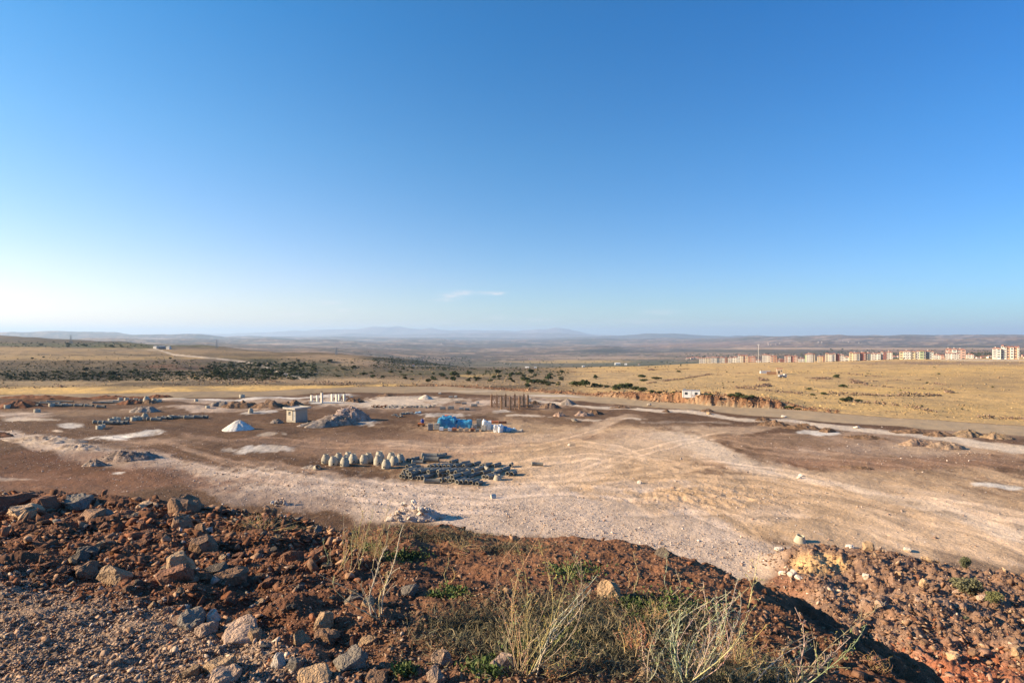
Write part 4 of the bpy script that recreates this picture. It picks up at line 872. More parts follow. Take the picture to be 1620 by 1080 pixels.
# rocks lying along the top of the cut bank and the road edge
XX = []; YY = []
for px in np.arange(640, 1330, .42):
    for k in range(2):
        yt = 16200 / (np.interp(px, *P_TOP) - HY); d = random.choice([random.uniform(.2, 1.8), random.uniform(1.5, 6)]); y_ = yt + d
        if random.random() < (.9 if 960 < px < 1260 else .5): XX.append((px - CX) / F * y_); YY.append(y_)
XX = np.array(XX); YY = np.array(YY); s = np.exp(RNG.normal(math.log(.42), .4, len(XX))).clip(.15, 1.0)
stones_layer('cut_bank_rocks', XX, YY, s, pick([(.36, .2, .11), (.24, .13, .08), (.15, .09, .06), (.48, .34, .22)], len(XX), [3, 4, 4, 1]), STONE_MAT, 'orange brown broken rock along the cut bank beside the road', 'rocks')
# ------------------------------------------------------------------ built things on the site
M_CONC = simple_mat('weathered concrete', (.40, .355, .27), .9, .22, 2.5, .01, 20)
M_CONCP = simple_mat('pipe concrete', (.225, .21, .172), .9, .25, 2.0, .01, 20)
M_CONL = simple_mat('pale concrete', (.66, .61, .52), .9, .15, 1.5, .01, 20)
M_PLAST = simple_mat('cream render', (.46, .41, .325), .9, .16, 2.2)
M_ROOFS = simple_mat('weathered roof slab', (.44, .40, .34), .9, .18, 1.5)
M_PLINTH = simple_mat('plinth render', (.30, .28, .24), .9, .15, 2)
M_WOOD = simple_mat('raw timber', (.36, .22, .12), .85, .3, 4)
M_DARK = simple_mat('dark opening', (.03, .03, .032), .6, .1, 1)  # near-black colour standing in for shade in openings; also on handles
M_GLASS = simple_mat('window glass', (.05, .065, .08), .15, .1, 1, spec=.6)
M_WHITE = simple_mat('white painted steel', (.78, .77, .73), .5, .06, 1.0)
M_GREYM = simple_mat('grey steel', (.32, .33, .34), .5, .12, 2, metal=.3)
M_TARP = simple_mat('blue plastic sheet', (.04, .24, .42), .45, .35, 2.5, .06, 4, spec=.4)
M_TARPL = simple_mat('pale blue plastic film', (.35, .52, .62), .35, .3, 3, .03, 6, spec=.5)
M_WRAP = simple_mat('white plastic wrap', (.72, .74, .72), .4, .12, 3, .02, 6, spec=.5)
M_BLOCK = simple_mat('grey building block', (.30, .285, .255), .95, .2, 3, .01, 25)
M_BRICK = simple_mat('red clay brick', (.42, .16, .08), .9, .25, 5, .01, 25)
M_BEIGE = simple_mat('beige building block', (.46, .36, .26), .95, .2, 4, .01, 25)
M_ORANGE = simple_mat('orange paint', (.75, .22, .05), .5, .12, 2)
M_BLUE = simple_mat('blue paint', (.03, .06, .25), .5, .12, 2)
M_RUBBER = simple_mat('black rubber', (.03, .03, .03), .8, .1, 2)
M_REBAR = simple_mat('rusty rebar', (.16, .07, .04), .9, .2, 8)

# manhole cones: straight ring below, tapering to the neck, pipe opening near the foot
def cone_proto(straight=.66, taper=.50, neck=.10, r=.62):
    t = straight + taper
    b = MB(); b.lathe([(r, 0), (r, straight), (r - .012, straight + .01), (.36, t), (.36, t + neck), (.29, t + neck), (.29, t), (r - .1, straight), (r - .1, 0), (r, 0)], 28)
    return b.mesh('manhole_cone', True)
CONE_ME = cone_proto(); CONE_ME.materials.append(M_CONC)
_b = MB(); _b.lathe([(.17, 0), (.17, .05), (.12, .05), (.12, 0), (.17, 0)], 18, 'x'); OPEN_ME = _b.mesh('pipe_opening', True); OPEN_ME.materials.append(M_CONC)
_b = MB(); _b.lathe([(.001, .02), (.13, .02), (.13, .0)], 18, 'x'); DISC_ME = _b.mesh('hole_shade_disc'); DISC_ME.materials.append(M_DARK)  # black disc painted as the shade inside the pipe opening
def cone(px, py, label, group=None, rz=None, s=1.0, tilt=None, hole_shade=True, ymin=30, name='manhole_cone', me=None):
    h = hit(px, py, ymin); o = link(name, me or CONE_ME, None, loc=h, scale=(s, s, s)); tag(o, label, 'manhole cone' if not me else 'concrete ring', group)
    o.rotation_euler = tilt or (0, 0, 0)
    if hole_shade:
        a = R(-90) + (rz if rz is not None else random.uniform(-.9, .9))
        e = link('pipe_opening', OPEN_ME, None, o, loc=(math.cos(a) * .61, math.sin(a) * .61, .28), rot=(0, 0, a))
        d = link('hole_shade', DISC_ME, None, e)
    if not tilt: o.rotation_euler.z = random.uniform(-.2, .2)
    return o
for i, (px, py, lab) in enumerate([
    (515, 732.5, 'leftmost manhole cone of the standing row'), (526.7, 736, 'second manhole cone from the left, a little nearer'), (535.5, 730.5, 'third manhole cone from the left, set back'),
    (545, 737, 'fourth manhole cone from the left in the near line'), (550.7, 728.5, 'manhole cone half hidden behind the fourth one'), (558.3, 731.8, 'manhole cone with dark opening right of the half hidden one'),
    (575.5, 732.8, 'manhole cone standing alone in the middle gap'), (583, 730.3, 'manhole cone right behind the middle one'), (597.8, 734.7, 'manhole cone with clear dark pipe opening in front of the tallest one'),
    (600, 729.5, 'tallest looking manhole cone at the back of the row'), (610.7, 740.6, 'nearest manhole cone, standing before the others'), (619, 729.5, 'manhole cone at the back near the right end'),
    (623.3, 735.2, 'manhole cone right of the nearest one'), (633, 732, 'rightmost manhole cone of the standing row')]):
    cone(px, py, lab, 'manhole cones standing left of the pipes', s=1.0 if i != 9 else 1.12)
RING_ME = cone_proto(.12, .42, .1, .52); RING_ME.materials.append(M_CONC)
cone(500, 742, 'concrete cone ring tipped over at the left of the manhole cones', rz=0, tilt=(R(35), R(38), 0), hole_shade=False, name='concrete_ring', me=RING_ME)
cone(787, 759, 'low concrete cone lying at the right of the pipe heap', tilt=(0, 0, .3), hole_shade=False, name='concrete_ring', me=RING_ME)
o = cone(1266.5, 858, 'grey concrete ring sitting on the crest of the right spoil heap', tilt=(R(6), R(5), 0), hole_shade=False, name='concrete_ring', me=RING_ME, s=.95, ymin=20)

# concrete drain pipes
def pipe_proto(L, r, t=.07, bell=True):
    b = MB(); pr = [(r, -L / 2), (r, L / 2 - .22), (r + .05, L / 2 - .16), (r + .05, L / 2), (r - .02, L / 2), (r - t, L / 2 - .12), (r - t, -L / 2), (r, -L / 2)] if bell else [(r, -L / 2), (r, L / 2), (r - t, L / 2), (r - t, -L / 2), (r, -L / 2)]
    b.lathe(pr, 20, 'x'); me = b.mesh('concrete_pipe', True); me.materials.append(M_CONCP); return me
PIPE = pipe_proto(1.6, .25); PIPEB = pipe_proto(2.3, .38); PIPEL = pipe_proto(5.5, .22, .06); PIPES_ = pipe_proto(1.0, .22)
def pipe(px, py, label, group, az=None, me=PIPE, lift=0, r=.245, ymin=30, tilt=0, s=1):
    h = hit(px, py, ymin); a = az if az is not None else R(54) + random.gauss(0, .06)
    L = (me.vertices[0].co.x * -2) * .5
    o = link('concrete_pipe', me, None, loc=(h.x + math.cos(a) * L * .9, h.y + math.sin(a) * L * .9, h.z + r * s + lift), rot=(0, tilt, a + math.pi), scale=(s, s, s))
    return tag(o, label, 'concrete pipe', group)
z6 = lambda X, Y: (480 + X / 4.5, 690 + Y / 4.5 + 1.6)
rows = {
 'nearest left row': [(690, 285), (713, 290), (738, 292), (763, 295), (800, 297), (822, 298), (848, 297)],
 'nearest right row': [(975, 315), (1012, 315), (1042, 318), (1067, 320), (1092, 330), (1122, 330), (1158, 330), (1192, 333)],
 'second row': [(705, 268), (732, 270), (760, 272), (785, 275), (810, 275), (878, 278), (905, 278), (950, 278), (975, 278), (1005, 280), (1045, 288), (1072, 288), (1115, 302), (1163, 292)],
 'third row': [(717, 247), (745, 250), (785, 248), (810, 252), (838, 248), (868, 248), (912, 246), (940, 248), (968, 248), (993, 246), (1020, 248), (1058, 247), (1095, 247), (1128, 249), (1165, 249), (1203, 250), (1203, 275)],
 'rear row': [(735, 218), (765, 228), (890, 218), (920, 218), (950, 216), (975, 216), (1003, 218), (1032, 218), (1075, 216), (1140, 214), (1118, 195), (1045, 185)],
 'right hand rows': [(1205, 200), (1240, 233), (1265, 212), (1290, 212), (1350, 210), (1270, 262), (1282, 292), (1308, 295), (1345, 272), (1366, 258), (1395, 245), (1412, 240)]}
for k, pts in rows.items():
    for (X, Yv) in pts:
        a, b = z6(X + 3, Yv); pipe(a, b + 1.2, f'grey concrete drain pipe in the {k} of the pipe heap', f'concrete pipes, {k}')
for (X, Yv) in [(742, 262), (790, 262), (830, 262), (890, 262), (958, 262), (1032, 262), (1085, 268), (1130, 282), (760, 280), (1060, 300)]:
    a, b = z6(X, Yv + 22); pipe(a, b, 'grey concrete drain pipe resting on top of others in the heap', 'concrete pipes lying on the second layer', lift=.44)
a, b = z6(862, 326); pipe(a, b, 'pale concrete pipe lying crosswise in front of the heap', None, az=R(-3), me=pipe_proto(2.0, .27), r=.27)
a, b = z6(1238, 345); pipe(a, b, 'short concrete pipe ending the nearest row on the right', None, az=R(58), me=PIPES_)
a, b = z6(1318, 245); pipe(a, b, 'concrete pipe tilted the other way in the right hand rows', None, az=R(112))
for X in (1455, 1485):
    a, b = z6(X, 275); pipe(a, b, ('left' if X == 1455 else 'right') + ' of the two pipes lying apart at the far right', None, az=R(62), me=PIPES_, s=1.15)
a, b = z6(1476, 215); pipe(a, b, 'short pipe lying behind the two pipes at the far right', None, az=R(80), me=PIPES_, s=1.1)
for (X, Yv, me, lab, az) in [(848, 150, PIPEB, 'widest concrete pipe behind the heap', -2), (858, 175, PIPEB, 'wide concrete pipe in front of the widest one', -6), (775, 188, PIPE, 'pale pipe lying crosswise behind the heap', -3), (920, 140, PIPE, 'small pipe at the right end of the wide pipes', 20), (945, 150, PIPE, 'pipe lying right of the wide pipes', 35),
                             (968, 140, PIPES_, 'short pipe at the far end behind the heap', 50), (985, 138, PIPES_, 'last short pipe at the far end behind the heap', 55), (740, 175, PIPES_, 'short pipe left behind the heap', 55), (762, 172, PIPES_, 'second short pipe left behind the heap', 55), (785, 165, PIPES_, 'third short pipe left behind the heap', 50)]:
    a, b = z6(X, Yv); pipe(a, b, lab, None, az=R(az), me=me, r=.38 if me is PIPEB else .245)
pipe(842, 736.5, 'single concrete pipe lying alone on tan ground', None, az=R(-8), me=PIPE)
# stores of pipes and rings on the far left of the site
def z1(X, Y): return X / 4, 500 + Y / 4
for (X, Yv, az) in [(600, 680, 0), (632, 683, 8), (662, 684, 0), (695, 685, 5), (730, 684, -4), (755, 680, 0), (940, 660, 0), (965, 662, 0), (1000, 655, 3), (1035, 652, -3), (1110, 648, 0), (1140, 646, 0), (1175, 650, 0), (1200, 645, 4), (1235, 647, 0), (1262, 645, 0)]:
    a, b = z1(X, Yv); pipe(a, b, ('grey pipe in the short row left of the concrete rings' if X < 800 else 'grey pipe in the long row right of the concrete rings'), 'pipes in the ' + ('short' if X < 800 else 'long') + ' left hand row', az=R(az), me=PIPE, s=1.35)
FULLR = MB().lathe([(.62, 0), (.62, .8), (.5, .8), (.5, 0), (.62, 0)], 24).mesh('concrete_ring', True); FULLR.materials.append(M_CONC)
for (X, Yv, s, lab, me) in [(845, 662, 1.2, 'leftmost upright ring between the two pipe rows', FULLR), (880, 658, 1.1, 'second upright ring between the two pipe rows', FULLR), (915, 652, 1.3, 'manhole cone behind the upright rings', CONE_ME), (862, 650, 1.0, 'ring behind the upright rings', FULLR),
                        (700, 668, 1.1, 'ring standing on the left behind the short row', FULLR), (728, 660, 1.1, 'ring in the middle behind the short row', FULLR), (745, 660, 1, 'right ring behind the short row', FULLR), (800, 656, .9, 'small ring between the pipe rows', FULLR), (1078, 650, 1.2, 'pale ring inside the long pipe row', FULLR),
                        (625, 716, 1.1, 'dark ring lying in front of the short row', FULLR), (643, 708, 1.1, 'pale ring beside the dark one in front of the row', FULLR), (232, 610, 1.3, 'pale block like ring alone on the brown ground', FULLR), (325, 572, 1.35, 'large round ring at the left end of the far pipes', FULLR), (925, 545, 1.6, 'manhole cone among the farthest rings', CONE_ME),
                        (760, 532, 1.2, 'ring on the left among the farthest rings', FULLR), (800, 534, 1.2, 'ring in the middle of the farthest rings', FULLR), (855, 536, 1.1, 'ring right of the middle in the farthest group', FULLR), (975, 538, 1.2, 'ring right of the far manhole cone', FULLR), (1005, 542, 1.2, 'last ring on the right of the farthest group', FULLR),
                        (1585, 612, 1.1, 'single manhole cone left of the white stone powder', CONE_ME), (1530, 516, 1.5, 'pale ring beside the graded road', FULLR), (1240, 540, 1., 'small pale ring near the brown earth row', FULLR), (45, 583, 1.4, 'pale ring at the left edge of the site', FULLR), (150, 575, 1.4, 'grey ring left of the far pipes', FULLR), (1312, 582, 1, 'ring by the grey stony heap', FULLR)]:
    a, b = z1(X, Yv); cone(a, b, lab, hole_shade=False, s=s * .82, tilt=(0, 0, .1), me=None if me is CONE_ME else me, name='manhole_cone' if me is CONE_ME else 'concrete_ring')
for i, (X, Yv) in enumerate([(185, 556), (255, 552), (300, 545), (345, 545), (590, 552), (640, 550), (690, 548), (720, 544), (410, 572), (445, 570), (480, 572), (515, 570), (545, 574), (620, 580), (350, 572), (380, 566), (200, 572), (830, 540), (890, 542)]):
    a, b = z1(X, Yv); pipe(a, b, 'long thin grey pipe stored at the far left by the road', 'long pipes stored at the far left', az=R(random.uniform(-6, 6)), me=PIPEL if i < 8 else PIPE, s=1.0 if i < 8 else 1.4)

# small rendered kiosk with flat roof slab
def kiosk():
    h = hit(467, 668.5, 60); t = thing('service_kiosk', h, R(-33), 'small cream rendered kiosk with flat overhanging roof slab beside the gravel ridge', 'kiosk')
    W, D, Hh = 3.0, 3.0, 2.35
    MB().box(-W / 2, D / 2, -.1, W + .04, D + .04, 1.0).build('plinth', M_PLINTH, t)
    b = MB(); th = .2
    b.box(-W / 2, D - th / 2, .4 + Hh / 2, W, th, Hh); b.box(-th / 2, D / 2, .4 + Hh / 2, th, D - 2 * th, Hh); b.box(-W + th / 2, D / 2, .4 + Hh / 2, th, D - 2 * th, Hh)
    # front wall with a window and a door opening (local x runs to the left from the corner)
    for x0, x1, z0, z1_ in [(-W, -2.35, 0, Hh), (-2.35, -1.55, 0, .95), (-2.35, -1.55, 1.75, Hh), (-1.55, -1.0, 0, Hh), (-1.0, -.25, 2.0, Hh), (-.25, 0, 0, Hh)]:
        b.box((x0 + x1) / 2, th / 2, .4 + (z0 + z1_) / 2, x1 - x0, th, z1_ - z0)
    b.build('wall', M_PLAST, t)
    fr = MB(); fr.box(-1.95, .1, 1.4, .05, .06, .8); fr.box(-1.95, .1, 1.75, .8, .06, .04); fr.box(-1.95, .1, 1.37, .8, .06, .04)
    w = fr.build('window', M_WHITE, t); MB().box(-1.95, .16, 1.75, .8, .02, .8).build('pane', M_GLASS, w)
    d = MB().box(-.62, .12, 1.4, .74, .05, 1.98).build('door', M_GREYM, t); MB().box(-.4, .08, 1.35, .04, .06, .18).build('handle', M_DARK, d)
    MB().box(-W / 2, D / 2, .4 + Hh + .1, W + 1.1, D + 1.1, .2).build('roof', M_ROOFS, t)
    p = MB()
    for (cx, cy, sx, sy) in [(-W / 2, -.5, W + 1.1, .1), (-W / 2, D + .5, W + 1.1, .1), (.5, D / 2, .1, D + .9), (-W - .5, D / 2, .1, D + .9)]: p.box(cx, cy, .4 + Hh + .27, sx, sy, .16)
    p.build('parapet', M_ROOFS, t)
kiosk()
# foundation slab with seven concrete columns
def slab_site():
    h = hit(510, 638, 60); t = thing('column_foundation', h, R(4), 'pale concrete foundation with seven bare columns waiting for an upper floor', 'foundation')
    b = MB(); b.box(.5, 2.5, .05, 10.0, 5.6, .35); b.box(-1.8, -.9, -.02, 3.2, 1.3, .3); b.build('slab', M_CONL, t)
    mpp = h.y / F
    for k, (X, yb, yt_) in enumerate([(487, 725, 665), (537, 727, 668), (590, 740, 655), (645, 710, 648), (692, 718, 655), (703, 705, 648), (751, 712, 650)]):
        x = (X / 5.4 + 400 - 510) * mpp; y = (740 - yb) / 34 * 4.6 - .2; Hc = (yb - yt_) / 5.4 * mpp
        c = MB().box(x, y, .2 + Hc / 2, .52, .52, Hc, R(-38)).build('column', M_CONL, t)
        rb = MB()
        for i in (-1, 1):
            for j in (-1, 1): rb.bar((x + i * .14, y + j * .14, .2 + Hc), (x + i * .13, y + j * .14, .2 + Hc + .55), .04)
        rb.build('starter_bars', M_REBAR, c)
slab_site()
# timber shuttering of nine columns
def shutter_proto():
    t = thing('column_shuttering', (0, 0, 0)); H = 3.2; b = MB()
    for i, j in ((-1, 0), (1, 0), (0, -1), (0, 1)): b.box(i * .2, j * .2, H / 2, .05 if i else .35, .05 if j else .35, H)
    b.build('boards', M_WOOD, t)
    c = MB()
    for z in (.4, 1.1, 1.8, 2.6): c.box(0, -.25, z, .6, .05, .09); c.box(0, .25, z + .1, .6, .05, .09); c.box(-.25, 0, z + .05, .05, .6, .09)
    c.build('clamp', M_WOOD, t)
    for dx, dy in ((1.3, 0), (0, 1.2)): MB().bar((dx, dy, 0), (dx * .15, dy * .15, 2.2), .09).build('brace', M_WOOD, t)
    r_ = MB()
    for i in (-1, 1): r_.bar((i * .1, 0, H), (i * .12, .05, H + .6), .035)
    r_.build('starter_bars', M_REBAR, t); return t
sp = None
for k, (X, Yv, lab) in enumerate([(690, 775, 'leftmost timber column shuttering with slanting brace'), (775, 795, 'second near timber column shuttering from the left'), (850, 796, 'middle near timber column shuttering'), (930, 795, 'right near timber column shuttering'), (1000, 780, 'rightmost timber column shuttering'),
                                  (735, 778, 'left rear timber column shuttering'), (810, 772, 'second rear timber column shuttering'), (888, 770, 'third rear timber column shuttering'), (965, 770, 'right rear timber column shuttering')]):
    o = shutter_proto() if k == 0 else copy_tree(sp); sp = sp or o
    o.location = hit(650 + X / 5.4, 500 + Yv / 5.4, 60); o.rotation_euler.z = R(8 + 180 * (k % 2)) if k < 5 else R(90); tag(o, lab, 'formwork', 'timber shutterings of the new columns')
o = MB()
for x0, z0 in ((-3, .3), (0, .5)): o.bar((x0, 0, z0), (x0 + 3.4, .2, z0 + .4), .1, .25)
o = o.build('timber_planks', M_WOOD, None, loc=hit(833, 645, 60) + Vector((0, 0, 0))); tag(o, 'long shuttering planks leaning low between the right timber columns', 'planks')

# white site container
def container(px, py, label):
    h = hit(px, py, 60); t = thing('site_container', h + Vector((0, 0, .15)), R(-14), label, 'container'); L, W, Hh = 5.6, 2.4, 2.35
    t.scale = (.8, .8, .8); MB().box(0, 1.2, Hh / 2, L, W, Hh).build('body', M_WHITE, t); MB().box(0, 1.2, Hh + .06, L + .12, W + .12, .12).build('roof', M_GREYM, t)
    fr = MB()
    for i in (-1, 0, 1): fr.box(i * (L / 2 - .06), -.02, Hh / 2, .1, .05, Hh)
    fr.build('corner_posts', M_CONL, t)
    for x in (-1.7, 1.5):
        w = MB().box(x, -.015, 1.45, .95, .05, .85).build('window', M_GREYM, t); MB().box(x, -.045, 1.45, .8, .02, .7).build('pane', M_GLASS, w)
    d = MB().box(-.55, -.015, 1.05, .8, .05, 2.0).build('door', M_WHITE, t); MB().box(-.25, -.05, 1.05, .05, .06, .15).build('handle', M_DARK, d)
    MB().box(-2.1, .9, Hh + .34, .7, .5, .45).build('roof_unit', M_GREYM, t)
container(1094, 629, 'long white site container with two windows standing on the cut bank')

# ---- store of building materials under blue sheet
def lumpy(name, L, W, Hh, mat, parent=None, loc=None, rz=0, seed=0, amp=.06, top=.0, nx=20, ny=10, nz=8):
    """soft draped block: rounded box with folds"""
    bm = bmesh.new(); bmesh.ops.create_cube(bm, size=1); bmesh.ops.subdivide_edges(bm, edges=bm.edges, cuts=9, use_grid_fill=True)
    for v in bm.verts:
        p = v.co; q = Vector((abs(p.x) * 2, abs(p.y) * 2, abs(p.z) * 2)); e = 1 - .06 * (q.x ** 6 * q.y ** 6 + q.x ** 6 * max(0, p.z * 2) ** 6 + q.y ** 6 * max(0, p.z * 2) ** 6)
        x, y, z = p.x * L * e, p.y * W * e, (p.z + .5) * Hh * e
        n = float(fbm(np.array([x * 1.6 + y * .9 + seed]), np.array([z * .5 + y * 1.6 + seed]), 3, seed)[0]); m = float(fbm(np.array([x * 5 + seed]), np.array([y * 5 + z * .7]), 2, seed + 4)[0])
        k = 1 + 0 * z; v.co = Vector((x, y, z)) + Vector((p.x * 2, p.y * 2, 0)) * (amp * 2 * n + amp * m) + Vector((0, 0, (amp * 3 * n + top * n) * (1 if p.z > .4 else 0)))
    me = bpy.data.meshes.new(name); bm.to_mesh(me); bm.free(); return link(name, me, mat, parent, loc=loc, rot=(0, 0, rz))
def pallet_stack(px, py, L, W, Hh, mat, label, cat='block pallet', rz=0, wrap=None, seed=0, group=None):
    h = hit(px, py, 60); t = thing('block_pallet', h, rz, label, cat, group)
    p = MB()
    for i in (-1, 0, 1): p.box(0, W / 2 + i * W * .4, .06, L, .1, .1)
    for i in range(5): p.box(-L / 2 + (i + .5) * L / 5, W / 2, .125, L / 6, W, .025)
    p.build('pallet', M_WOOD, t)
    b = MB(); nx = max(2, round(L / .42)); nz = max(2, round(Hh / .22)); ny = 3; r = random.Random(seed)
    for i in range(nx):
        for j in range(ny):
            for k in range(nz):
                if k == nz - 1 and r.random() < .2: continue
                b.box(-L / 2 + (i + .5) * L / nx + r.gauss(0, .008), (j + .5) * W / ny, .15 + (k + .5) * Hh / nz, L / nx * .95, W / ny * .95, Hh / nz * .93)
    b.build('blocks', mat, t)
    if wrap: lumpy('plastic_wrap', L + .1, W + .1, Hh * .93 + .12, wrap, t, (0, W / 2, .14), 0, seed)
    return t
zz = lambda X, Y: (660 + X / 8.1, 650 + Y / 8.1)
def store():
    h = hit(*zz(480, 232), 60); t = thing('covered_block_stack', h, R(3), 'long stack of building blocks covered with bright blue plastic sheet', 'covered stack')
    MB().box(-.5, 1.6, .45, 6.6, 2.2, .9).build('blocks', M_BLOCK, t)
    lumpy('blue_sheet', 3.6, 2.6, 1.85, M_TARP, t, (-1.55, 1.7, .12), 0, 3, .08, .2); lumpy('blue_sheet', 3.3, 2.4, 1.4, M_TARP, t, (1.65, 1.6, .1), R(-4), 9, .08, .1)
    lumpy('blue_sheet', 1.8, 1.9, .5, M_TARP, t, (-1.6, 1.9, 1.75), R(8), 13, .08, .1); lumpy('pale_sheet', 2.2, 1.2, .14, M_TARPL, t, (-.1, 1.5, 1.6), R(10), 15, .06)
    MB().box(1.2, 2.2, 1.62, 1.9, .7, .16).build('top_boards', M_BEIGE, t)
store()
pallet_stack(*zz(170, 252), 1.0, 1.0, 1.15, M_BLOCK, 'grey block pallet at the left end of the blue covered stack', seed=1, rz=.2)
pallet_stack(*zz(245, 250), 1.0, 1.0, 1.1, M_BLOCK, 'grey block pallet touching the blue sheet on the left', seed=2, rz=-.1)
pallet_stack(*zz(790, 215), .95, .95, 1.5, M_BLOCK, 'tall grey block pallet right of the blue sheet', seed=3); pallet_stack(*zz(735, 240), .9, .9, .85, M_BLOCK, 'low grey block pallet in front of the tall one', seed=4, rz=.15)
pallet_stack(*zz(845, 262), .95, .9, .95, M_BLOCK, 'dark grey block pallet before the rounded white bundle', seed=5, rz=-.2)
def bundle(px, py, L, W, Hh, mat, label, seed, rz=0, name='wrapped_bundle', cat='wrapped bundle'):
    h = hit(px, py, 60); o = lumpy(name, L, W, Hh, mat, None, h + Vector((0, W / 2, -.03)), rz, seed, .09, .2); return tag(o, label, cat)
bundle(*zz(885, 246), 1.7, 1.5, 1.75, M_WRAP, 'tall rounded bundle in white plastic wrap', 21); bundle(*zz(975, 238), .9, .9, .8, M_TARPL, 'small bluish wrapped bundle between the white ones', 23)
bundle(*zz(1040, 272), 1.8, 1.3, 1.25, M_WRAP, 'square white wrapped bundle at the right of the store', 25, .1); bundle(*zz(1070, 278), .8, .9, 1.0, M_WRAP, 'bright white wrapped block nearest on the right', 27)
bundle(*zz(1180, 264), 2.4, 1.5, .55, M_TARPL, 'low heap under pale blue film at the right end', 29, .2); bundle(*zz(1270, 272), 2.2, 1.2, .35, M_BLOCK, 'flat grey pile trailing off at the far right of the store', 31, -.1, 'debris_sheet', 'debris')
bundle(*zz(1120, 262), 1.0, 1.0, .85, M_TARP, 'dark blue film bundle beside the bright white block', 33)
for (X, Yv, w, hh, m, lab) in [(305, 262, .75, .6, M_WRAP, 'small white sack left before the blue sheet'), (415, 266, .7, .55, M_WRAP, 'white sack standing before the blue sheet'), (475, 262, .8, .5, M_BRICK, 'small brick stack before the blue sheet'), (557, 268, .75, .6, M_BEIGE, 'left of the two beige block cubes before the sheet'),
                           (632, 270, .75, .6, M_BEIGE, 'right of the two beige block cubes before the sheet'), (705, 266, .7, .5, M_BRICK, 'brick remains right of the beige cubes'), (770, 268, .7, .4, M_BLOCK, 'dark low block pile right of the brick remains')]:
    pallet_stack(*zz(X, Yv), w, w * .8, hh, m, lab, 'block stack', seed=int(X))
# odd items: mixer, barrel, brick stacks
def mixer():
    h = hit(*zz(50, 200), 60); t = thing('concrete_mixer', h, .2, 'orange low machine with blue drum left of the block pallets', 'mixer')
    MB().box(0, .5, .45, 1.2, .6, .35).build('chassis', M_ORANGE, t)
    for i in (-1, 1): MB().lathe([(.26, -.06), (.26, .06), (.001, .06), (.001, -.06), (.26, -.06)], 16, 'x').build('wheel', M_RUBBER, t, loc=(i * .5, .3, .26), rot=(0, 0, R(90)))
    MB().lathe([(.2, 0), (.34, .25), (.34, .6), (.2, .85), (.17, .85), (.17, .1)], 18).build('drum', M_BLUE, t, loc=(.35, .5, .6), rot=(0, R(-12), 0))
mixer()
pallet_stack(*zz(385, 108), 1.2, 1.0, .75, M_ORANGE, 'orange brick stack behind the blue sheet', 'brick stack', seed=8)
pallet_stack(*zz(990, 160), 1.6, 1.0, .3, M_BRICK, 'low red brick stack behind the white bundles', 'brick stack', seed=9); pallet_stack(*zz(1095, 166), 1.6, 1.0, .3, M_REBAR, 'dark red brick stack behind the square white bundle', 'brick stack', seed=10)
z3 = lambda X, Y: (650 + X / 5.4, 500 + Y / 5.4)
for i, (X, Yv, w, hh, m, lab) in enumerate([(270, 800, 1.3, .6, M_BLOCK, 'grey block pallet left of the timber columns, leftmost'), (340, 800, 1.5, .7, M_BLOCK, 'grey block pallet left of the timber columns, second'), (430, 803, 1.1, .45, M_BLOCK, 'low grey block stack left of the timber columns'), (480, 803, 1.1, .4, M_BLOCK, 'second low grey block stack near the timber columns'),
                                        (455, 757, 1.2, .5, M_BLOCK, 'grey block stack farther back near the road'), (540, 775, 1.6, .6, M_BLOCK, 'pale block stack beside the timber columns'), (570, 750, .8, .5, M_CONL, 'pale block lying behind the pale block stack'), (400, 745, 1.4, .3, M_BLOCK, 'flat row of blocks near the road'),
                                        (1015, 735, .9, .9, M_CONL, 'white stack behind the rightmost timber column'), (380, 697, .8, .45, M_CONL, 'pale stone stack by the road right of the sand cone'), (340, 700, 1.2, .4, M_BLOCK, 'grey stone stack by the road right of the sand cone'), (245, 668, .8, .4, M_CONL, 'small pale block right of the sand cone'),
                                        (1020, 775, 1.6, .5, M_BLOCK, 'grey block stack right of the timber columns')]):
    pallet_stack(*z3(X, Yv), w, .9, hh, m, lab, 'block stack', seed=40 + i)
z2 = lambda X, Y: (400 + X / 5.4, 500 + Y / 5.4)
for i in range(16):
    X = 1030 + i * 34; h = hit(*z2(X, 783 + random.uniform(-5, 3)), 60)
    m = M_BLOCK if i > 3 else ROCKM['rust']; o = MB()
    for k in range(9): o.box(random.uniform(-.5, .5), random.uniform(-.2, .4), .12 + .2 * (k % 3), .38, .2, .19, random.uniform(0, 3))
    o = o.build('block_heap', m, None, loc=h); tag(o, ('reddish stone heap at the left of the long row of blocks' if i < 4 else 'grey block heap in the long row behind the covered stack'), 'block heap', 'red heaps in the block row' if i < 4 else 'grey heaps in the block row')
for i, (X, Yv) in enumerate([(1210, 850), (1260, 840), (1300, 838), (1340, 835), (1250, 862)]):
    h = hit(*z2(X, Yv), 60); o = MB()
    for k in range(8): o.box(random.uniform(-.6, .6), random.uniform(-.2, .4), .1 + .18 * (k % 2), .5, .25, .18, random.uniform(0, 3))
    o = o.build('block_heap', M_BLOCK, None, loc=h); tag(o, 'grey block heap between the gravel mound and the blue stack', 'block heap', 'grey heaps left of the blue stack')
h = hit(*z2(1412, 828), 60); o = lumpy('plastic_film', 1.4, .9, .3, M_TARPL, None, h, 0, 51, .1); tag(o, 'crumpled pale blue film on the ground behind the orange machine', 'plastic film')
for i, (X, Yv, L, lab) in enumerate([(790, 715, 1.6, 'left slab tilted beside the concrete columns'), (840, 695, 1.0, 'pale block behind the tilted slab'), (500, 735, 1.4, 'dark flat slab before the concrete columns')]):
    o = MB().box(0, 0, .25, L, .5, .25, .3).build('concrete_slab', M_CONL, None, loc=hit(*z2(X, Yv), 60), rot=(0, R(-25) if i == 0 else 0, 0)); tag(o, lab, 'slab')

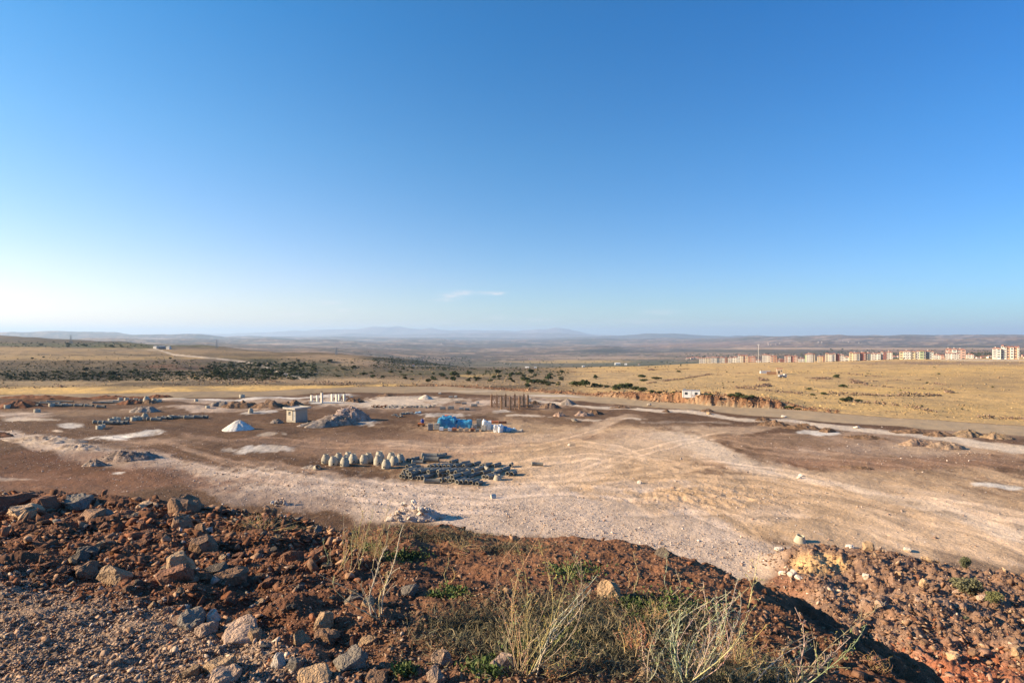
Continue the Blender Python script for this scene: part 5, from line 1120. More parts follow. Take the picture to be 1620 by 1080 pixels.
# ------------------------------------------------------------------ field: ruin, truck, pylons, mast
def ruin():
    h = hit(1233.5, 592.5, 150); t = thing('field_hut', h, R(-20), 'small orange brick hut with a lower flat part in the golden field', 'hut')
    MB().box(0, 1.5, 1.9, 3.4, 3.4, 3.8).build('wall', M_BEIGE, t); MB().box(-4.6, 2, .8, 5.6, 2.5, 1.7).build('wall', ROCKM['brown'], t); MB().box(0, 1.5, 3.9, 3.7, 3.7, .2).build('roof', M_BRICK, t)
    MB().box(-.4, -.22, 1.5, .9, .06, 1.9).build('door', M_DARK, t); MB().box(1.0, -.22, 2.4, .7, .06, .8).build('window', M_DARK, t)
    h = hit(1210.5, 590.5, 150); o = MB().box(0, 0, .75, 6.5, 1.2, 1.5).box(0, 0, 1.55, 6.7, 1.4, .12); o = o.build('low_shed', M_WHITE, None, loc=h); tag(o, 'low white shed at the left end of the field wall', 'shed')
ruin()
def truck():
    h = hit(1238.5, 597.5, 150); t = thing('parked_truck', h, R(8), 'small grey truck parked in the field before the brick hut', 'truck')
    MB().box(-.9, 0, 1.15, 3.0, 1.8, 1.0).build('body', M_GREYM, t); MB().box(1.3, 0, 1.25, 1.4, 1.7, 1.5, 0, .88).build('cab', M_WHITE, t); MB().box(1.35, -.8, 1.6, .8, .1, .5).build('window', M_GLASS, t)
    for x in (-1.6, 1.3):
        for y in (-.8, .8): MB().lathe([(.42, -.12), (.42, .12), (.001, .12), (.001, -.12), (.42, -.12)], 14, 'x').build('wheel', M_RUBBER, t, loc=(x, y, .42), rot=(0, 0, R(90)))
truck()
def pylon(px, py, hpx, label, arms=2):
    h = hit(px, py, 300); Hh = hpx * h.y / F; w = Hh * .14; t = thing('power_pylon', h, 0, label, 'pylon'); m = M_GREYM; b = MB(); th = max(.22, Hh * .012)
    for i in (-1, 1):
        for j in (-1, 1): b.bar((i * w, j * w, -1), (i * w * .22, j * w * .22, Hh * .72), th); b.bar((i * w * .22, j * w * .22, Hh * .72), (i * w * .05, j * w * .05, Hh), th)
    for k in range(7):
        z0, z1_ = Hh * .72 * k / 7, Hh * .72 * (k + 1) / 7; a0 = w * (1 - .78 * k / 7); a1 = w * (1 - .78 * (k + 1) / 7)
        for j in (-1, 1): b.bar((-a0, j * a0, z0), (a1, j * a1, z1_), th * .7); b.bar((a0, j * a0, z0), (-a1, j * a1, z1_), th * .7)
    b.build('lattice', m, t)
    for k in range(arms):
        z = Hh * (.74 + .12 * k); c = MB().bar((-w * 1.5, 0, z), (w * 1.5, 0, z), th).bar((-w * 1.5, 0, z), (0, 0, z + Hh * .06), th * .7).bar((w * 1.5, 0, z), (0, 0, z + Hh * .06), th * .7)
        c.build('crossarm', m, t)
pylon(112, 544, 14, 'twin armed lattice pylon on the ridge at the far left', 3); pylon(343, 550.5, 14, 'narrow lattice pylon on the ridge beside the left hill', 2); pylon(532, 561, 12, 'faint lattice pylon in front of the hazy plain', 2)
def mast():
    h = hit(1200, 574, 700); Hh = 29 * h.y / F; t = thing('light_mast', h, 0, 'tall pale floodlight mast rising among the apartment blocks', 'light mast')
    MB().tube([(0, 0, -1), (0, 0, Hh)], [.24, .16], 8).build('pole', M_WHITE, t); b = MB()
    for k in range(6): a = k * math.pi / 3; b.box(math.cos(a) * 1.1, math.sin(a) * 1.1, Hh, .9, .5, .7, a)
    b.build('lamp_ring', M_WHITE, t)
mast()

# ------------------------------------------------------------------ housing estate
FAC = {k: simple_mat(k + ' facade', c, .85, .06, .3) for k, c in {'white': (.60, .575, .53), 'cream': (.58, .51, .39), 'yellow': (.62, .50, .31), 'orange': (.47, .28, .19), 'salmon': (.50, .33, .27), 'green': (.33, .39, .24), 'red': (.36, .13, .10), 'maroon': (.25, .09, .075), 'slate': (.14, .17, .2), 'brown': (.32, .17, .11)}.items()}
M_ROOFT = simple_mat('red roof tiles', (.36, .16, .11), .85, .2, .8); M_SHUT = simple_mat('dark window glass', (.07, .08, .095), .3, .2, .2, spec=.5)
def block(x0, x1, yt_, yb, Y, secs, label, floors=None, group='apartment blocks of the estate', roof=M_ROOFT, rz=0, name='apartment_block'):
    """secs: list of (fraction width, facade colour, relative height, bays)"""
    cx = (x0 + x1) / 2; h = hit(cx, yb, 300); Yd = Y; X = (cx - CX) / F * Yd; z0 = CAM_H - (yb - HY) / F * Yd
    W = (x1 - x0) / F * Yd; Hh = (yb - yt_) / F * Yd; D = min(16, max(9, W * .6)); ang = -math.atan((cx - CX) / F) + rz
    W = W * math.cos(math.atan((cx - CX) / F)) / max(.6, math.cos(rz)); t = thing(name, (X, Yd, z0), ang, label, 'building', group)
    x = -W / 2; tot = sum(s_[0] for s_ in secs); nwin = 0
    nf0 = floors or max(2, round(Hh / 3.3))
    for i, (fw, colr, rh, bays) in enumerate(secs):
        w = W * fw / tot; H = Hh * rh; nf = max(1, round(nf0 * rh)); pr = .9 * (i % 2); m = FAC[colr]; roof_h = min(1.6, H * .1) if nf > 2 else 1.2; Hw = H - roof_h
        MB().box(x + w / 2, D / 2 - pr / 2, (Hw - 3) / 2, w, D + pr, Hw + 3).build('wall', m, t)
        r_ = MB(); r_.add([(x - .4, -pr - .4, Hw), (x + w + .4, -pr - .4, Hw), (x + w + .4, D + .4, Hw), (x - .4, D + .4, Hw), (x + w * .25, D * .4, H), (x + w * .75, D * .4, H), (x + w * .75, D * .6, H), (x + w * .25, D * .6, H)],
              [(3, 2, 1, 0), (4, 5, 6, 7), (0, 1, 5, 4), (1, 2, 6, 5), (2, 3, 7, 6), (3, 0, 4, 7)]); ro = r_.build('roof', roof, t)
        if w > 5: MB().box(x + w * .35, D * .45, H + .3, .9, .9, 1.6).build('chimney', FAC['white'], ro)
        fh = Hw / nf
        for f in range(nf):
            for b_ in range(bays):
                bw = w / bays; wx = x + (b_ + .5) * bw; ww = bw * (.62 if colr != 'slate' else .5); loggia = (b_ + i) % 2 == 0 and bays > 1
                hh = fh * (.60 if loggia else .48); wz = (f + .52) * fh
                wd = MB().box(wx, -pr - .03, wz, ww, .12, hh).build('window', M_SHUT, t); nwin += 1
                if loggia: MB().box(wx, -pr - .55, wz - hh * .5, ww * 1.12, 1.0, .16).box(wx, -pr - 1.0, wz - hh * .5 + .4, ww * 1.12, .08, .65).build('balcony', FAC['white'], t)
        x += w
    return t
B = [
 (1106, 1124, 565, 574.6, 1040, [(1, 'white', .95, 3), (.8, 'cream', 1, 2)], 'leftmost apartment block of the estate, white with dark loggias'),
 (1124.5, 1151, 564.3, 574.6, 1030, [(1, 'white', .95, 3), (.3, 'slate', 1, 1), (1, 'white', .97, 3), (.4, 'brown', .95, 1)], 'long white block, second from the left of the estate'),
 (1152, 1167.5, 564, 574.4, 1000, [(1, 'white', .9, 2), (.9, 'white', 1, 2)], 'third block of the estate, white and narrow'),
 (1167.5, 1183, 560.5, 574.2, 980, [(.6, 'white', 1, 1), (.7, 'cream', .93, 2), (.5, 'orange', .95, 1), (.5, 'cream', .95, 1)], 'taller cream and orange block left of the floodlight mast'),
 (1183.5, 1196, 563.5, 574, 970, [(.6, 'orange', .95, 1), (1, 'salmon', 1, 3)], 'orange block directly left of the floodlight mast'),
 (1196.5, 1204, 569, 574, 960, [(1, 'white', 1, 2)], 'low white building at the foot of the floodlight mast'),
 (1206, 1219, 560, 573.6, 930, [(1, 'white', 1, 3), (.5, 'white', .95, 1)], 'white block right of the floodlight mast'),
 (1219.5, 1229, 562.5, 573.4, 920, [(1, 'orange', 1, 2)], 'orange block joined to the white one right of the mast'),
 (1230, 1240.5, 567.5, 573, 960, [(1, 'maroon', 1, 2)], 'low red building between orange and salmon blocks'),
 (1241, 1262, 561.8, 573.4, 900, [(.6, 'salmon', .95, 2), (.5, 'white', 1, 1), (.5, 'maroon', .95, 1), (.7, 'salmon', .95, 2)], 'salmon coloured block with white middle'),
 (1263, 1273, 566, 572.6, 890, [(1, 'white', 1, 3)], 'low white block right of the salmon one'),
 (1273.5, 1289, 558.6, 573, 860, [(.25, 'green', .9, 0), (1, 'white', 1, 3), (.3, 'cream', .95, 1)], 'white block with green left edge'),
 (1293, 1305, 562.4, 572.8, 850, [(1, 'yellow', .95, 2), (.4, 'brown', 1, 1)], 'small yellow and brown block right of the green edged one'),
 (1305.5, 1322, 558, 572.6, 830, [(.6, 'cream', 1, 1), (.6, 'white', .95, 2), (.5, 'white', 1, 1)], 'tall cream white block left of the bright red facade'),
 (1322, 1328, 559.5, 572.6, 828, [(1, 'red', 1, 1)], 'narrow bright red apartment facade'),
 (1328, 1335.5, 560.5, 572.4, 826, [(1, 'white', 1, 2)], 'white block right of the bright red facade'),
 (1336, 1343, 563.2, 572, 822, [(1, 'white', 1, 1)], 'plain white low building next to the yellow block'),
 (1343.5, 1360, 556.5, 571.8, 815, [(.6, 'yellow', 1, 1), (.8, 'cream', .95, 2), (.4, 'white', .95, 1)], 'yellow and cream block in the middle of the estate'),
 (1360, 1370, 557, 571.8, 812, [(1, 'maroon', 1, 3)], 'dark maroon block with red roof'), (1370.5, 1377.5, 557.5, 570.5, 810, [(1, 'slate', 1, 2)], 'dark slate coloured block beside the maroon one'),
 (1378, 1393, 558, 569.4, 800, [(1, 'white', .95, 2), (.5, 'white', 1, 1)], 'white block right of the slate one'), (1393.5, 1412, 555.3, 569.2, 795, [(.4, 'white', 1, 1), (.5, 'maroon', .9, 1), (1, 'white', .95, 3)], 'white block with a reddish stair tower'),
 (1423, 1448, 554.5, 567.8, 775, [(.5, 'yellow', .95, 1), (1, 'white', 1, 4), (.5, 'yellow', .95, 1)], 'white block with yellow stripes at both ends'),
 (1449, 1464, 554, 567.4, 768, [(.7, 'white', .95, 2), (.8, 'green', 1, 1), (.3, 'white', .95, 1)], 'white block with a broad green facade'), (1464.5, 1477, 554.5, 567.4, 765, [(1, 'slate', 1, 3), (.3, 'white', .96, 1)], 'white block right of the green facade, its shaded side coloured slate'),  # slate of the last block is side-wall shade put into the facade colour
 (1477.5, 1494, 560, 568.4, 750, [(1, 'white', 1, 3), (.5, 'salmon', .92, 1)], 'lower white block left of the big salmon one'), (1496, 1527.5, 551, 568.4, 765, [(.7, 'salmon', 1, 2), (.5, 'white', 1, 1), (.9, 'salmon', .97, 2)], 'large salmon block rising behind a white one'),
 (1495.5, 1517, 557.8, 568.6, 742, [(1, 'white', .96, 2), (.5, 'white', 1, 1), (.7, 'white', .96, 2)], 'white block standing in front of the large salmon one'), (1528.5, 1541, 559.5, 566, 800, [(1, 'white', 1, 3)], 'small white houses row right of the salmon block'),
 (1570, 1583.5, 549.8, 566.2, 705, [(1, 'white', 1, 2)], 'white wing of the rightmost tall block'), (1583.5, 1612.5, 545.2, 566.8, 700, [(.5, 'white', 1, 1), (.45, 'white', .92, 1), (.6, 'orange', .9, 1), (.6, 'white', .9, 1), (.6, 'orange', .9, 1), (.3, 'white', .92, 1)], 'tallest block at the right end with orange and white bays'),
]
for b_ in B: block(*b_)
h = hit(1461.7, 560, 900); t = thing('minaret', (h.x, 1150, CAM_H - (560 - HY) / F * 1150), 0, 'thin white minaret rising behind the green facade block', 'minaret')
MB().tube([(0, 0, -6), (0, 0, 12)], [1.0, .9], 10).build('shaft', FAC['white'], t); MB().tube([(0, 0, 12), (0, 0, 16.5)], [1.0, .02], 10).build('spire', M_GREYM, t); MB().lathe([(1.0, 8), (1.5, 8.3), (1.5, 9.2), (1.0, 9.2)], 12).build('gallery', FAC['white'], t)
# small far houses
def house(px, py, wpx, hpx, colr, label, group=None, roof=M_ROOFT):
    h = hit(px, py, 300); W = wpx * h.y / F; Hh = hpx * h.y / F; t = thing('house', h, random.uniform(-.4, .4), label, 'house', group)
    MB().box(0, 0, Hh * .35, W, W * .7, Hh * .8).build('wall', FAC[colr], t); w = MB()
    r_ = MB(); a = W / 2 * 1.08; b = W * .38; z = Hh * .75
    r_.add([(-a, -b, z), (a, -b, z), (a, b, z), (-a, b, z), (-a * .9, 0, Hh * 1.05), (a * .9, 0, Hh * 1.05)], [(3, 2, 1, 0), (0, 1, 5, 4), (2, 3, 4, 5), (1, 2, 5), (3, 0, 4)]); r_.build('roof', roof, t)
    for i in range(3): MB().box(-W * .3 + i * W * .3, -W * .352, Hh * .42, W * .13, .1, Hh * .22).build('window', M_SHUT, t)
    return t
house(247, 551, 7, 4, 'white', 'left pale farm building on the left ridge', roof=M_GREYM); house(256, 551.5, 8, 4.5, 'slate', 'dark farm building in the middle of the left ridge group', roof=M_GREYM); house(267, 552, 6, 4.5, 'white', 'right farm building on the left ridge', roof=M_GREYM); house(262, 551, 4, 3, 'white', 'tiny white shed between the farm buildings', roof=M_GREYM)
house(654, 579, 3, 3, 'white', 'tiny white hut by the track on the middle hill'); house(834, 582, 6, 2.2, 'white', 'white farm roof in the green vale, left', 'farm roofs of the vale', M_WHITE); house(847, 582.5, 4, 2, 'white', 'small white farm in the green vale beside the larger one', None, M_WHITE)
house(923, 580.5, 4, 2.2, 'white', 'white house at the edge of the golden field', None, M_WHITE); house(977, 577, 8, 3, 'white', 'long white farm building in the vale', None, M_WHITE); house(990, 577.5, 4, 2.6, 'white', 'small house right of the long white farm', None, M_WHITE)
house(1011, 577, 3, 1.8, 'white', 'tiny pale house right of the long farm'); house(838, 568.5, 3, 1.8, 'white', 'pale house in the tan far fields')
for i in range(34):
    a = random.choice([random.uniform(1082, 1106), random.uniform(1530, 1570), random.uniform(1400, 1430), random.uniform(1612, 1660)]); b = random.uniform(564, 567) if a > 1300 else random.uniform(566, 569)
    house(a, b, random.uniform(3, 5), random.uniform(2.4, 3.4), random.choice(['white', 'cream', 'salmon']), 'small red roofed house at the edge of the estate', 'small houses around the estate')
for i in range(26):
    a, b = random.choice([(random.uniform(1214, 1240), random.uniform(543, 547)), (random.uniform(1290, 1360), random.uniform(540, 543)), (random.uniform(676, 700), random.uniform(542, 545)), (random.uniform(795, 812), random.uniform(574, 577)), (random.uniform(700, 712), random.uniform(538, 540))])
    house(a, b, 1.6, 1.2, 'white', 'tiny white house in a far village', 'houses of the far villages')
# ------------------------------------------------------------------ shrubs and trees
def crown_mesh(name, seed, n=420, lobes=7, flat=.8, leaf=.12, colr=None):
    """many small leaf clumps spread over a lumpy crown, size about 1 m"""
    r = np.random.default_rng(seed); L = []
    for i in range(lobes):
        a = r.uniform(0, 6.283); d = r.uniform(0, .32); L.append((math.cos(a) * d, math.sin(a) * d, r.uniform(.22, .62) * flat, r.uniform(.16, .28)))
    V = []; Fc = []; C_ = []
    for i in range(n):
        x, y, z, rr = L[r.integers(len(L))]; v = r.normal(size=3); v /= np.linalg.norm(v); v[2] = abs(v[2]) * .9 - .25 if r.random() < .8 else v[2]
        p = np.array([x, y, z]) + v * rr * r.uniform(.55, 1.08) * np.array([1, 1, flat]); p[2] = max(p[2], .02)
        a = r.normal(size=3); a /= np.linalg.norm(a); b = np.cross(a, r.normal(size=3)); b /= np.linalg.norm(b); s = leaf * r.uniform(.5, 1.1); k = len(V)
        V += [p + a * s, p + b * s * .7, p - a * s, p - b * s * .7]; Fc.append((k, k + 1, k + 2, k + 3)); g = r.uniform(.7, 1.3); C_ += [g] * 4
    col = np.array(colr)[None] * np.array(C_)[:, None]; return np_mesh(name, np.array(V), np.array(Fc), col)
LEAF = vc_mat('foliage', ((3.0, .2),), (), .8)
LEAF.node_tree.nodes['Principled BSDF'].inputs['Specular IOR Level'].default_value = .2
GC = [(.055, .075, .028), (.075, .088, .034), (.045, .06, .026), (.095, .10, .045)]
CROWNS = [crown_mesh('crown', 900 + i, 520, 9, [.75, .6, .85, .7, 1.0, .55][i % 6], .085, GC[i % 4]) for i in range(8)]
for m in CROWNS: m.materials.append(LEAF)
M_BARK = simple_mat('bark', (.12, .09, .065), .9, .3, 6)
_t = MB(); _t.tube([(0, 0, -.2), (.02, 0, .2), (.05, .02, .5)], [.045, .035, .015], 6); _t.tube([(.02, 0, .18), (-.12, .05, .42)], [.022, .008], 5); _t.tube([(.02, 0, .2), (.15, -.06, .45)], [.022, .008], 5); TRUNK = _t.mesh('trunk'); TRUNK.materials.append(M_BARK)
def shrub(px, py, wpx, label, group, ymin=120, tall=1.0, name='shrub', pt=None):
    h = pt if pt is not None else hit(px, py, ymin); W = wpx * h.y / F; t = thing(name, h, random.uniform(0, 6.28), label, 'tree' if name == 'tree' else 'shrub', group)
    k = random.randrange(len(CROWNS)); o = link('crown', CROWNS[k], None, t, scale=(W * 1.15, W * 1.15, W * 1.1 * tall)); 
    link('trunk', TRUNK, None, t, scale=(W, W, W * tall * .95)); return t
def in_poly_band(x0, x1, f0, f1): a = random.uniform(x0, x1); return a, random.uniform(np.interp(a, *f0), np.interp(a, *f1))
BANDS = [
 # n, x0,x1, top line, bottom line, size px, label, group
 (36, 0, 330, ([0, 100, 200, 330], [590, 588, 586, 583]), ([0, 100, 200, 330], [606, 604, 603, 600]), (5, 11), 'dark green bush in the scrubby hollow on the left', 'bushes in the left hollow'),
 (40, 325, 470, ([325, 380, 470], [582, 577, 580]), ([325, 400, 470], [596, 599, 602]), (6, 12), 'dark green bush in the dense grove left of the centre', 'bushes of the left grove'),
 (34, 440, 720, ([440, 550, 720], [572, 570, 585]), ([440, 560, 720], [596, 598, 603]), (4, 10), 'bush on the slope of the middle hill', 'bushes of the middle hill'),
 (16, 640, 760, ([640, 760], [590, 592]), ([640, 760], [602, 604]), (6, 10), 'bush at the foot of the middle hill', 'bushes at the foot of the middle hill'),
 (24, 770, 900, ([770, 900], [588, 590]), ([770, 900], [604, 612]), (6, 11), 'bush in the centre above the graded road', 'bushes in the centre above the road'),
 (20, 0, 330, ([0, 330], [562, 560]), ([0, 330], [588, 583]), (3, 6), 'small bush on the pale slope of the left hill', 'small bushes on the left slope'),
 (20, 1110, 1600, ([1110, 1600], [584, 580]), ([1110, 1600], [640, 655]), (2.5, 5), 'small low bush in the golden field', 'small bushes in the field'),
 (14, 60, 200, ([60, 200], [544, 548]), ([60, 200], [548, 551]), (4, 7), 'dark bush on the left ridge', 'bushes on the left ridge'),
]
for (n, x0, x1, f0, f1, sz, lab, grp) in BANDS:
    for _ in range(n): a, b = in_poly_band(x0, x1, f0, f1); shrub(a, b, random.uniform(*sz), lab, grp, tall=random.uniform(.6, 1))
for (a, b, w, tall, lab) in [(718, 596, 12, 1.2, 'tallest dark tree at the foot of the middle hill'), (741, 592, 8, .9, 'round dark bush right of the tallest tree'), (789, 591, 9, .8, 'round bush above the tan vale'), (755, 601, 10, .8, 'round bush below the small golden field'), (677, 604, 11, .8, 'dark bush left of the tallest tree near the road'),
                       (868, 601, 11, 1.1, 'upright dark bush at the right of the central group'), (845, 607, 20, .6, 'broad bush mass of the central group'), (861, 608, 16, .6, 'broad bush beside the central mass'), (835, 613, 9, .8, 'bush below the central group near the road'), (830, 602, 16, .6, 'long low bush left of the central mass'),
                       (942, 599, 7.5, 1.1, 'single round bush on the golden slope'), (1016, 597, 12, .6, 'low bush left of the field wall'), (1018, 603, 12, .5, 'low bush touching the field wall'), (1038, 600, 13, .5, 'flat bush beside the field wall'), (1074, 588.5, 7, .6, 'small bush near the upper wall'),
                       (913, 611, 17, .75, 'leftmost big bush of the long row above the road'), (926, 612, 16, .7, 'second big bush of the long row'), (941, 612, 13, .6, 'third bush of the long row'), (950, 612, 10, .6, 'lower bush in the gap of the long row'), (960, 613, 9, .7, 'narrow bush in the gap of the long row'), (974, 617, 13, .9, 'bush left of the biggest in the long row'), (982, 615, 15, .9, 'big bush in the middle of the long row'),
                       (993, 615, 17, .85, 'biggest bush of the long row'), (1005, 617, 14, .8, 'bush right of the biggest in the long row'), (1016, 619, 14, .75, 'dark bush near the right end of the long row'), (1032, 621, 11, .6, 'small bush at the right end of the long row'), (1043, 622, 10, .6, 'last bush of the long row'), (1066, 622, 8, .5, 'small bush left of the container'),
                       (1119, 625, 7, .5, 'small bush right of the container'), (1125, 625, 6, .6, 'second small bush right of the container'), (1158, 627, 11, .6, 'bush at the left of the bushes on the cut bank'), (1168, 629, 13, .7, 'bush in the middle of the cut bank'), (1179, 630, 12, .6, 'bush right of the middle of the cut bank'), (1191, 631, 9, .7, 'last bush on the cut bank'),
                       (1324, 597.5, 9.5, .9, 'round dark tree in the golden field'), (1334, 613, 10, .7, 'bush in the middle of the golden field'), (1280, 617, 8, .5, 'bush left of the middle bush in the field'), (1303, 624, 10, .6, 'bush on the left of the lower field wall'), (1286, 625, 8, .5, 'small bush beside the lower field wall'),
                       (1345, 634, 9, 1.0, 'upright bush below the lower field wall'), (1337, 635, 12, .5, 'low bush left of the upright one'), (1358, 635, 10, .45, 'low bush right of the upright one'), (1249, 646, 14, .5, 'low dark bush at the right end of the cut bank'), (1263, 648, 9, .5, 'small bush on the field edge right of the cut bank')]:
    shrub(a, b, w * 1.28, lab, None, tall=tall, name='tree' if 'tree' in lab else 'shrub')
for i in range(26): shrub(random.uniform(1100, 1560), 0, 0, 'tree', None) if False else None
# dark tree lines and scrub too dense to count: one layer of small crowns
def scrub_layer(name, spots, label, colr=None):
    VV = []; FF = []; CC = []; base = 0
    lo = [crown_mesh('tmp', 950 + i, 46, 4, .7, .2, GC[i % 4]) for i in range(5)]; dat = []
    for me in lo:
        v = np.zeros(len(me.vertices) * 3); me.vertices.foreach_get('co', v); f = np.zeros(len(me.polygons) * 4, int); me.loops.foreach_get('vertex_index', f)
        c = np.zeros(len(me.vertices) * 4); me.color_attributes['Col'].data.foreach_get('color', c); dat.append((v.reshape(-1, 3), f.reshape(-1, 4), c.reshape(-1, 4)[:, :3])); bpy.data.meshes.remove(me)
    P = np.array(spots); z = Zg(P[:, 0], P[:, 1])
    for i in range(len(P)):
        v, f, c = dat[i % 5]; s = P[i, 2]; a = i * 2.4; ca, sa = math.cos(a), math.sin(a)
        VV.append(np.stack([(v[:, 0] * ca - v[:, 1] * sa) * s + P[i, 0], (v[:, 0] * sa + v[:, 1] * ca) * s + P[i, 1], v[:, 2] * s * P[i, 3] + z[i]], 1)); FF.append(f + base); cc = c * (colr if colr is not None else 1); CC.append(cc * (.8 + .4 * ((i * 37) % 10) / 10)); base += len(v)
    o = link(name, np_mesh(name, np.concatenate(VV), np.concatenate(FF), np.concatenate(CC)), LEAF); tag(o, label, name.replace('_', ' '), kind='stuff'); return o
def spots_screen(n, x0, x1, y0, y1, sz, tall=.8, Yr=None):
    """scatter along sight lines, then keep where the ground really is"""
    out = []
    for _ in range(n):
        a = random.uniform(x0, x1); b = random.uniform(np.interp(a, *y0) if isinstance(y0, tuple) else y0, np.interp(a, *y1) if isinstance(y1, tuple) else y1)
        h = hit(a, b, 190)
        if h.y > 9000: continue
        out.append((h.x, h.y, random.uniform(*sz) * h.y / F, tall * random.uniform(.6, 1.2)))
    return out
S = []
S += spots_screen(900, 0, 420, 588, 603, (2.5, 6)); S += spots_screen(450, 0, 400, 572, 590, (1.5, 3.5)); S += spots_screen(620, 330, 500, 574, 600, (3, 6.5)); S += spots_screen(330, 400, 640, 567, 598, (1.5, 4)); S += spots_screen(420, 590, 745, 565, ([590, 745], [582, 588]), (2, 4)); S += spots_screen(160, 740, 900, 582, 596, (2, 5))
S += spots_screen(110, 0, 260, 541, 550, (2, 4)); S += spots_screen(90, 0, 330, 560, 586, (1.5, 3)); S += spots_screen(100, 780, 1090, 572, 584, (2, 4))
scrub_layer('hill_scrub', S, 'dark green scrub spread over the left hills and hollows')
S = spots_screen(220, 1085, 1300, 560, 571, (2.2, 4.2)); S += spots_screen(220, 1300, 1640, 553, 565, (2.2, 4.5)); S += spots_screen(70, 1380, 1430, 560, 569, (3, 5)); S += spots_screen(60, 1530, 1575, 558, 567, (3, 5))
scrub_layer('estate_trees', S, 'dark trees around and behind the housing estate')
S = spots_screen(230, 560, 1100, 556, 578, (1.2, 2.6)); scrub_layer('valley_trees', S, 'tiny dark trees dotting the far valley')
# low thorny tufts and stones that give the dry grass its grain
pts = []
for _ in range(2): pass
N = 26000; px = RNG.uniform(-120, 1740, N); Yv = np.exp(RNG.uniform(math.log(125), math.log(900), N)); yt = 16200 / (np.interp(px, *P_TOP) - HY); x = (px - CX) / F * Yv
den = .35 + .65 * ss(-.2, .35, fbm(x * .03, Yv * .02, 3, 707)); ok = (Yv > yt + 6) & (RNG.random(N) < den) & ~((px < 660) & (Yv < 205)); x, Yv = x[ok], Yv[ok]
s = np.exp(RNG.normal(math.log(.55), .4, len(x))).clip(.2, 1.5) * (Yv / 250) ** .5
stones_layer('field_tufts', x, Yv, s, pick([(.34, .24, .13), (.25, .175, .10), (.42, .30, .15), (.15, .125, .075)], len(x), [3, 2, 3, 1]), STONE_MAT, 'grey brown thorny tufts and stones dotting the dry grassland', 'tufts', .05)

# ------------------------------------------------------------------ dry stone walls in the field
def stone_wall(pts, label, w=1.4, hh=1.0, dens=3.2, heap=None):
    P = [hit(a, b, 130) for a, b in pts]; X = []; Y = []; Sz = []; Zo = []
    for p, q in zip(P[:-1], P[1:]):
        L = (q - p).length; n = int(L * dens * 1.5)
        for k in range(n):
            t = random.random(); gap = float(vn(np.array([(p.x + (q.x - p.x) * t) * .12]), np.array([3.3]), 808)[0])
            if gap < -.45: continue
            X.append(p.x + (q.x - p.x) * t + random.gauss(0, w * .35) + 1.2 * gap); Y.append(p.y + (q.y - p.y) * t + random.gauss(0, w * .5) + 2 * gap); Sz.append(random.uniform(.35, .95)); Zo.append(max(0, random.uniform(-.2, hh) * (.6 + gap)))
    if heap:
        h = hit(heap[0], heap[1], 130); R_ = heap[2] * h.y / F / 2
        for k in range(130): a = random.uniform(0, 6.28); d = R_ * math.sqrt(random.random()); X.append(h.x + d * math.cos(a)); Y.append(h.y + d * math.sin(a)); Sz.append(random.uniform(.5, 1.2)); Zo.append(random.uniform(0, heap[3] * h.y / F) * (1 - d / R_))
    X, Y, Sz = np.array(X), np.array(Y), np.array(Sz); o = stones_layer('stone_wall', X, Y, Sz, pick([(.22, .15, .11), (.30, .21, .15), (.15, .11, .085)], len(X)), STONE_MAT, label, 'stone wall', .1, Zg(X, Y) + np.array(Zo)); del o['kind']; return o
stone_wall([(1020, 607), (1060, 602), (1100, 597), (1122, 593), (1189, 590)], 'long dry stone wall climbing the field left of the brick hut')
stone_wall([(1160, 612), (1197, 612), (1218, 609)], 'dry stone wall ending in a dark stone heap below the hut', heap=(1212, 611, 18, 6))
stone_wall([(1200, 600), (1215, 602)], 'small dark stone heap just below the hut track', heap=(1207, 602, 12, 4))
stone_wall([(1163, 614), (1200, 617), (1240, 621), (1272, 625)], 'dry stone wall running right from the container side of the field')
stone_wall([(1275, 598), (1300, 599), (1316, 598)], 'short stone wall beside the round tree in the field', heap=(1300, 599, 30, 3))
stone_wall([(1346, 601), (1360, 605), (1373, 610)], 'stone heap in the upper middle of the field', heap=(1358, 606, 26, 5))
stone_wall([(1372, 603), (1410, 602), (1455, 601)], 'thin stone wall right of the upper stone heap')
stone_wall([(1373, 609), (1410, 613), (1500, 618)], 'faint stone wall below the upper stone heap', dens=2)
stone_wall([(1311, 624), (1350, 625), (1400, 626.5), (1442, 627), (1504, 626)], 'thickest stone wall crossing the middle of the field', dens=6, hh=1.3)
stone_wall([(1230, 619), (1272, 622)], 'stone wall left of the bushes in the field'); stone_wall([(1350, 636), (1390, 638), (1440, 645), (1480, 653)], 'broken stone wall low in the field', dens=2.5)
stone_wall([(1549, 669), (1575, 671), (1600, 673), (1640, 677)], 'row of dark stones along the field edge at the right', dens=4, hh=.6)
stone_wall([(900, 588.5), (945, 588.5), (989, 587)], 'stone wall on the golden slope, left part'); stone_wall([(1020, 583), (1033, 585), (1060, 585), (1091, 583)], 'stone wall on the golden slope, right part', heap=(1031, 586, 14, 4)); stone_wall([(1480, 607), (1504, 613)], 'little stone heap right of the middle of the field', heap=(1502, 621, 12, 4))
stone_wall([(1225, 589), (1340, 591), (1400, 597)], 'faint stone row in the upper field', dens=1.6); stone_wall([(1345, 580), (1395, 576)], 'dark stone row high in the field', dens=1.6); stone_wall([(1420, 574), (1500, 574)], 'dark earth bank with stones before the estate', dens=3)
stone_wall([(0, 613), (130, 612)], 'dark stone edge of the golden strip at the far left', dens=1.5); stone_wall([(260, 609), (420, 606), (560, 610), (640, 611)], 'broken stone edging above the graded road, left', dens=2.5); stone_wall([(300, 604), (420, 603), (560, 606)], 'upper stone row above the graded road', dens=2)

